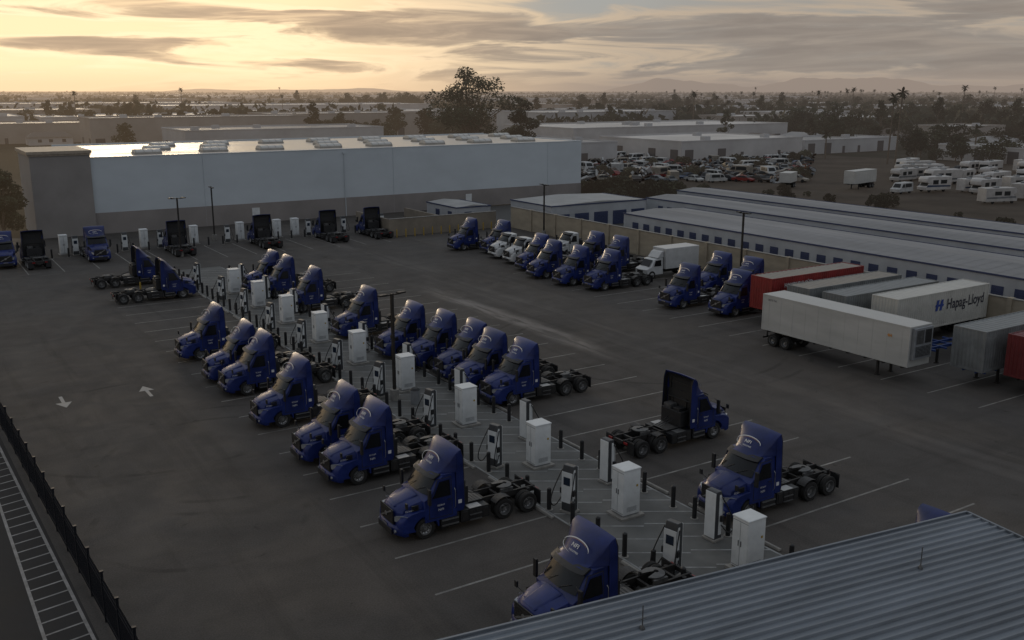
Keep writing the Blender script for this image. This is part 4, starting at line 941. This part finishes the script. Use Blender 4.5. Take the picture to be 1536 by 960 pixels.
inst(make_trailer('box_trailer',cWht,L=9.5,H=2.6,corrugated=False),(166,131,0),.2,'white box trailer parked on the dirt lot','trailer');inst(make_trailer('box_trailer',cWht,L=5.5,H=2.0,corrugated=False),(157,140,0),.5,'small white trailer parked on the dirt lot','trailer')

# ------------------------------------------------------------------ hills
def hills(name,a0,a1,rr,hmax,seed):
    r=random.Random(seed);n=110;vs=[];ph=[r.uniform(0,6) for _ in range(6)]
    for i in range(n+1):
        t=i/n;a=a0+(a1-a0)*t
        h=sum(math.sin(t*f*6.28+p)/w for f,p,w in zip((1.3,2.9,5.1,9.7,17,31),ph,(1,1.8,4,7,12,18)))
        h=hmax*(.6+.2*h)*min(1,math.sin(math.pi*t)*2.2)
        X=rr*math.sin(a);Y=rr*math.cos(a);x,y=C2W(X,Y);x2,y2=C2W(X*1.1,Y*1.1);x0_,y0_=C2W(X*.93,Y*.93)
        vs+=[(x0_,y0_,-5),(x,y,max(h,0)),(x2,y2,-5)]
    b=MB().add(vs,[(3*i+j,3*i+3+j,3*i+4+j,3*i+1+j) for i in range(n) for j in(0,1)])
    struct(name,b.mesh(name,M('hill_scrub',(.05,.05,.045),.95,0,.3,.002,haze=True)))
hills('hills',.09,.42,14000,240,3);hills('hills',-.34,-.1,15000,50,8);hills('hills',.30,.7,15000,180,12)

# ------------------------------------------------------------------ sky
w=bpy.data.worlds.new('World');SC.world=w;w.use_nodes=True;nt=w.node_tree;nt.nodes.clear()
out=nn(nt,'ShaderNodeOutputWorld');bg=nn(nt,'ShaderNodeBackground');nt.links.new(bg.outputs[0],out.inputs[0])
tc=nn(nt,'ShaderNodeTexCoord');D=tc.outputs['Generated']
def dot(v):
    q=nn(nt,'ShaderNodeVectorMath',operation='DOT_PRODUCT');nt.links.new(D,q.inputs[0]);q.inputs[1].default_value=v;return q.outputs['Value']
az=dot((CY,-SY,0));fw_=dot((SY,CY,0));el=dot((0,0,1))
def rng(v,a,b_,c,d,sm=True):
    r=nn(nt,'ShaderNodeMapRange',interpolation_type='SMOOTHSTEP' if sm else 'LINEAR');nt.links.new(v,r.inputs[0])
    for i,q in enumerate((a,b_,c,d)): r.inputs[i+1].default_value=q
    return r.outputs[0]
def mth(op,a,b_):
    q=nn(nt,'ShaderNodeMath',operation=op)
    for i,v in enumerate((a,b_)):
        if isinstance(v,(int,float)): q.inputs[i].default_value=v
        else: nt.links.new(v,q.inputs[i])
    return q.outputs[0]
def mixc(f,a,b_):
    q=nn(nt,'ShaderNodeMix',data_type='RGBA')
    if isinstance(f,(int,float)): q.inputs[0].default_value=f
    else: nt.links.new(f,q.inputs[0])
    for i,v in((6,a),(7,b_)):
        if isinstance(v,tuple): q.inputs[i].default_value=v+(1,)
        else: nt.links.new(v,q.inputs[i])
    return q.outputs[2]
def cn(sx,sy,off,det,dist,rough=.6,shear=0):
    c=nn(nt,'ShaderNodeCombineXYZ');nt.links.new(mth('MULTIPLY',az,sx),c.inputs[0]);nt.links.new(mth('MULTIPLY',mth('ADD',el,mth('MULTIPLY',az,shear)),sy),c.inputs[1]);nt.links.new(mth('ADD',mth('MULTIPLY',fw_,sx*.6),off),c.inputs[2])
    n_=nn(nt,'ShaderNodeTexNoise');nt.links.new(c.outputs[0],n_.inputs['Vector']);n_.inputs['Scale'].default_value=1;n_.inputs['Detail'].default_value=det;n_.inputs['Distortion'].default_value=dist;n_.inputs['Roughness'].default_value=rough
    return n_.outputs[0]
def blob(a0,e0,sa,se,amp):
    da=mth('DIVIDE',mth('SUBTRACT',az,a0),sa);de=mth('DIVIDE',mth('SUBTRACT',el,e0),se)
    s2=mth('ADD',mth('MULTIPLY',da,da),mth('MULTIPLY',de,de))
    return mth('MULTIPLY',mth('EXPONENT',mth('MULTIPLY',s2,-1),0),amp)
def addl(l):
    v=l[0]
    for q in l[1:]: v=mth('ADD',v,q)
    return v
sun=rng(az,.16,-.26,0,1)
n1=cn(5,38,2.3,7,.8,.56,.02);n2=cn(9,95,7.1,7,.8,.56,-.03)
bias=addl([blob(-.46,.088,.12,.018,.22),blob(-.19,.09,.09,.013,.22),blob(-.38,.056,.12,.008,.20),blob(-.42,.018,.3,.011,.24),blob(.08,.080,.07,.022,.22),blob(-.08,.058,.15,.020,-.18),blob(-.40,.043,.14,.006,-.15),blob(-.30,.075,.09,.009,-.17),blob(.25,.04,.2,.02,-.10),blob(.32,.078,.2,.01,.10)])
op=mth('ADD',n1,bias)
lit=rng(op,.36,.68,0,1)
clear=mixc(sun,(.35,.33,.30),(1.25,.92,.54))
clear=mixc(blob(.08,.085,.10,.03,1),clear,(.39,.385,.36))
cloud=mixc(sun,(.262,.225,.196),(.46,.34,.235))
cloud=mixc(rng(n2,.3,.7,0,1),cloud,mixc(sun,(.325,.28,.24),(.72,.52,.34)))
sky=mixc(lit,cloud,clear)
edge=mth('MULTIPLY',rng(op,.45,.54,0,1),rng(op,.54,.66,1,0))
sky=mixc(mth('MULTIPLY',edge,rng(az,.45,-.1,.4,.75)),sky,mixc(sun,(.64,.49,.34),(1.4,1.06,.66)))
sky=mixc(mth('MULTIPLY',rng(n2,.50,.72,0,.55),rng(az,.3,-.2,.25,1)),sky,mixc(sun,(.47,.38,.29),(1.25,.92,.54)))
low=rng(el,.026,.002,0,1)
sky=mixc(mth('MULTIPLY',low,.85),sky,mixc(sun,(.345,.278,.232),(1.08,.76,.45)))
ns=nn(nt,'ShaderNodeTexSky',sky_type='NISHITA');ns.sun_disc=False;ns.sun_elevation=rad(7);SUNAZ=math.atan2(*C2W(-.42,1));ns.sun_rotation=SUNAZ
nsc=nn(nt,'ShaderNodeVectorMath',operation='SCALE');nt.links.new(ns.outputs[0],nsc.inputs[0]);nsc.inputs['Scale'].default_value=.06
up=nn(nt,'ShaderNodeVectorMath',operation='ADD');nt.links.new(nsc.outputs[0],up.inputs[0]);nt.links.new(mixc(rng(cn(2,2,1,5,.5),.4,.6,0,1),(.37,.385,.41),(.29,.30,.315)),up.inputs[1])
sky=mixc(rng(el,.09,.35,0,1),sky,up.outputs[0])
back=rng(fw_,.3,-.4,0,1)
sky=mixc(mth('MULTIPLY',back,.8),sky,(.30,.32,.355))
nt.links.new(sky,bg.inputs[0]);bg.inputs[1].default_value=1.0
sl=bpy.data.lights.new('sun','SUN');sl.energy=.5;sl.angle=rad(12);sl.color=(1,.78,.52);so=bpy.data.objects.new('sun',sl);COL.objects.link(so)
sx,sy_=C2W(-.42,1);dv=Vector((sx,sy_,0)).normalized();dv.z=math.tan(rad(7));so.rotation_euler=(dv).to_track_quat('Z','Y').to_euler()
# ------------------------------------------------------------------ camera
cd=bpy.data.cameras.new('camera');cam=bpy.data.objects.new('camera',cd);COL.objects.link(cam);SC.camera=cam
cd.sensor_width=36;cd.lens=36*1450/1536;cd.clip_end=30000;cd.clip_start=.2
cam.location=(0,0,20);cam.rotation_euler=(math.pi/2-math.atan(345/1450),0,-YAW)
SC.view_settings.view_transform='Standard';SC.view_settings.look='None';SC.view_settings.exposure=0
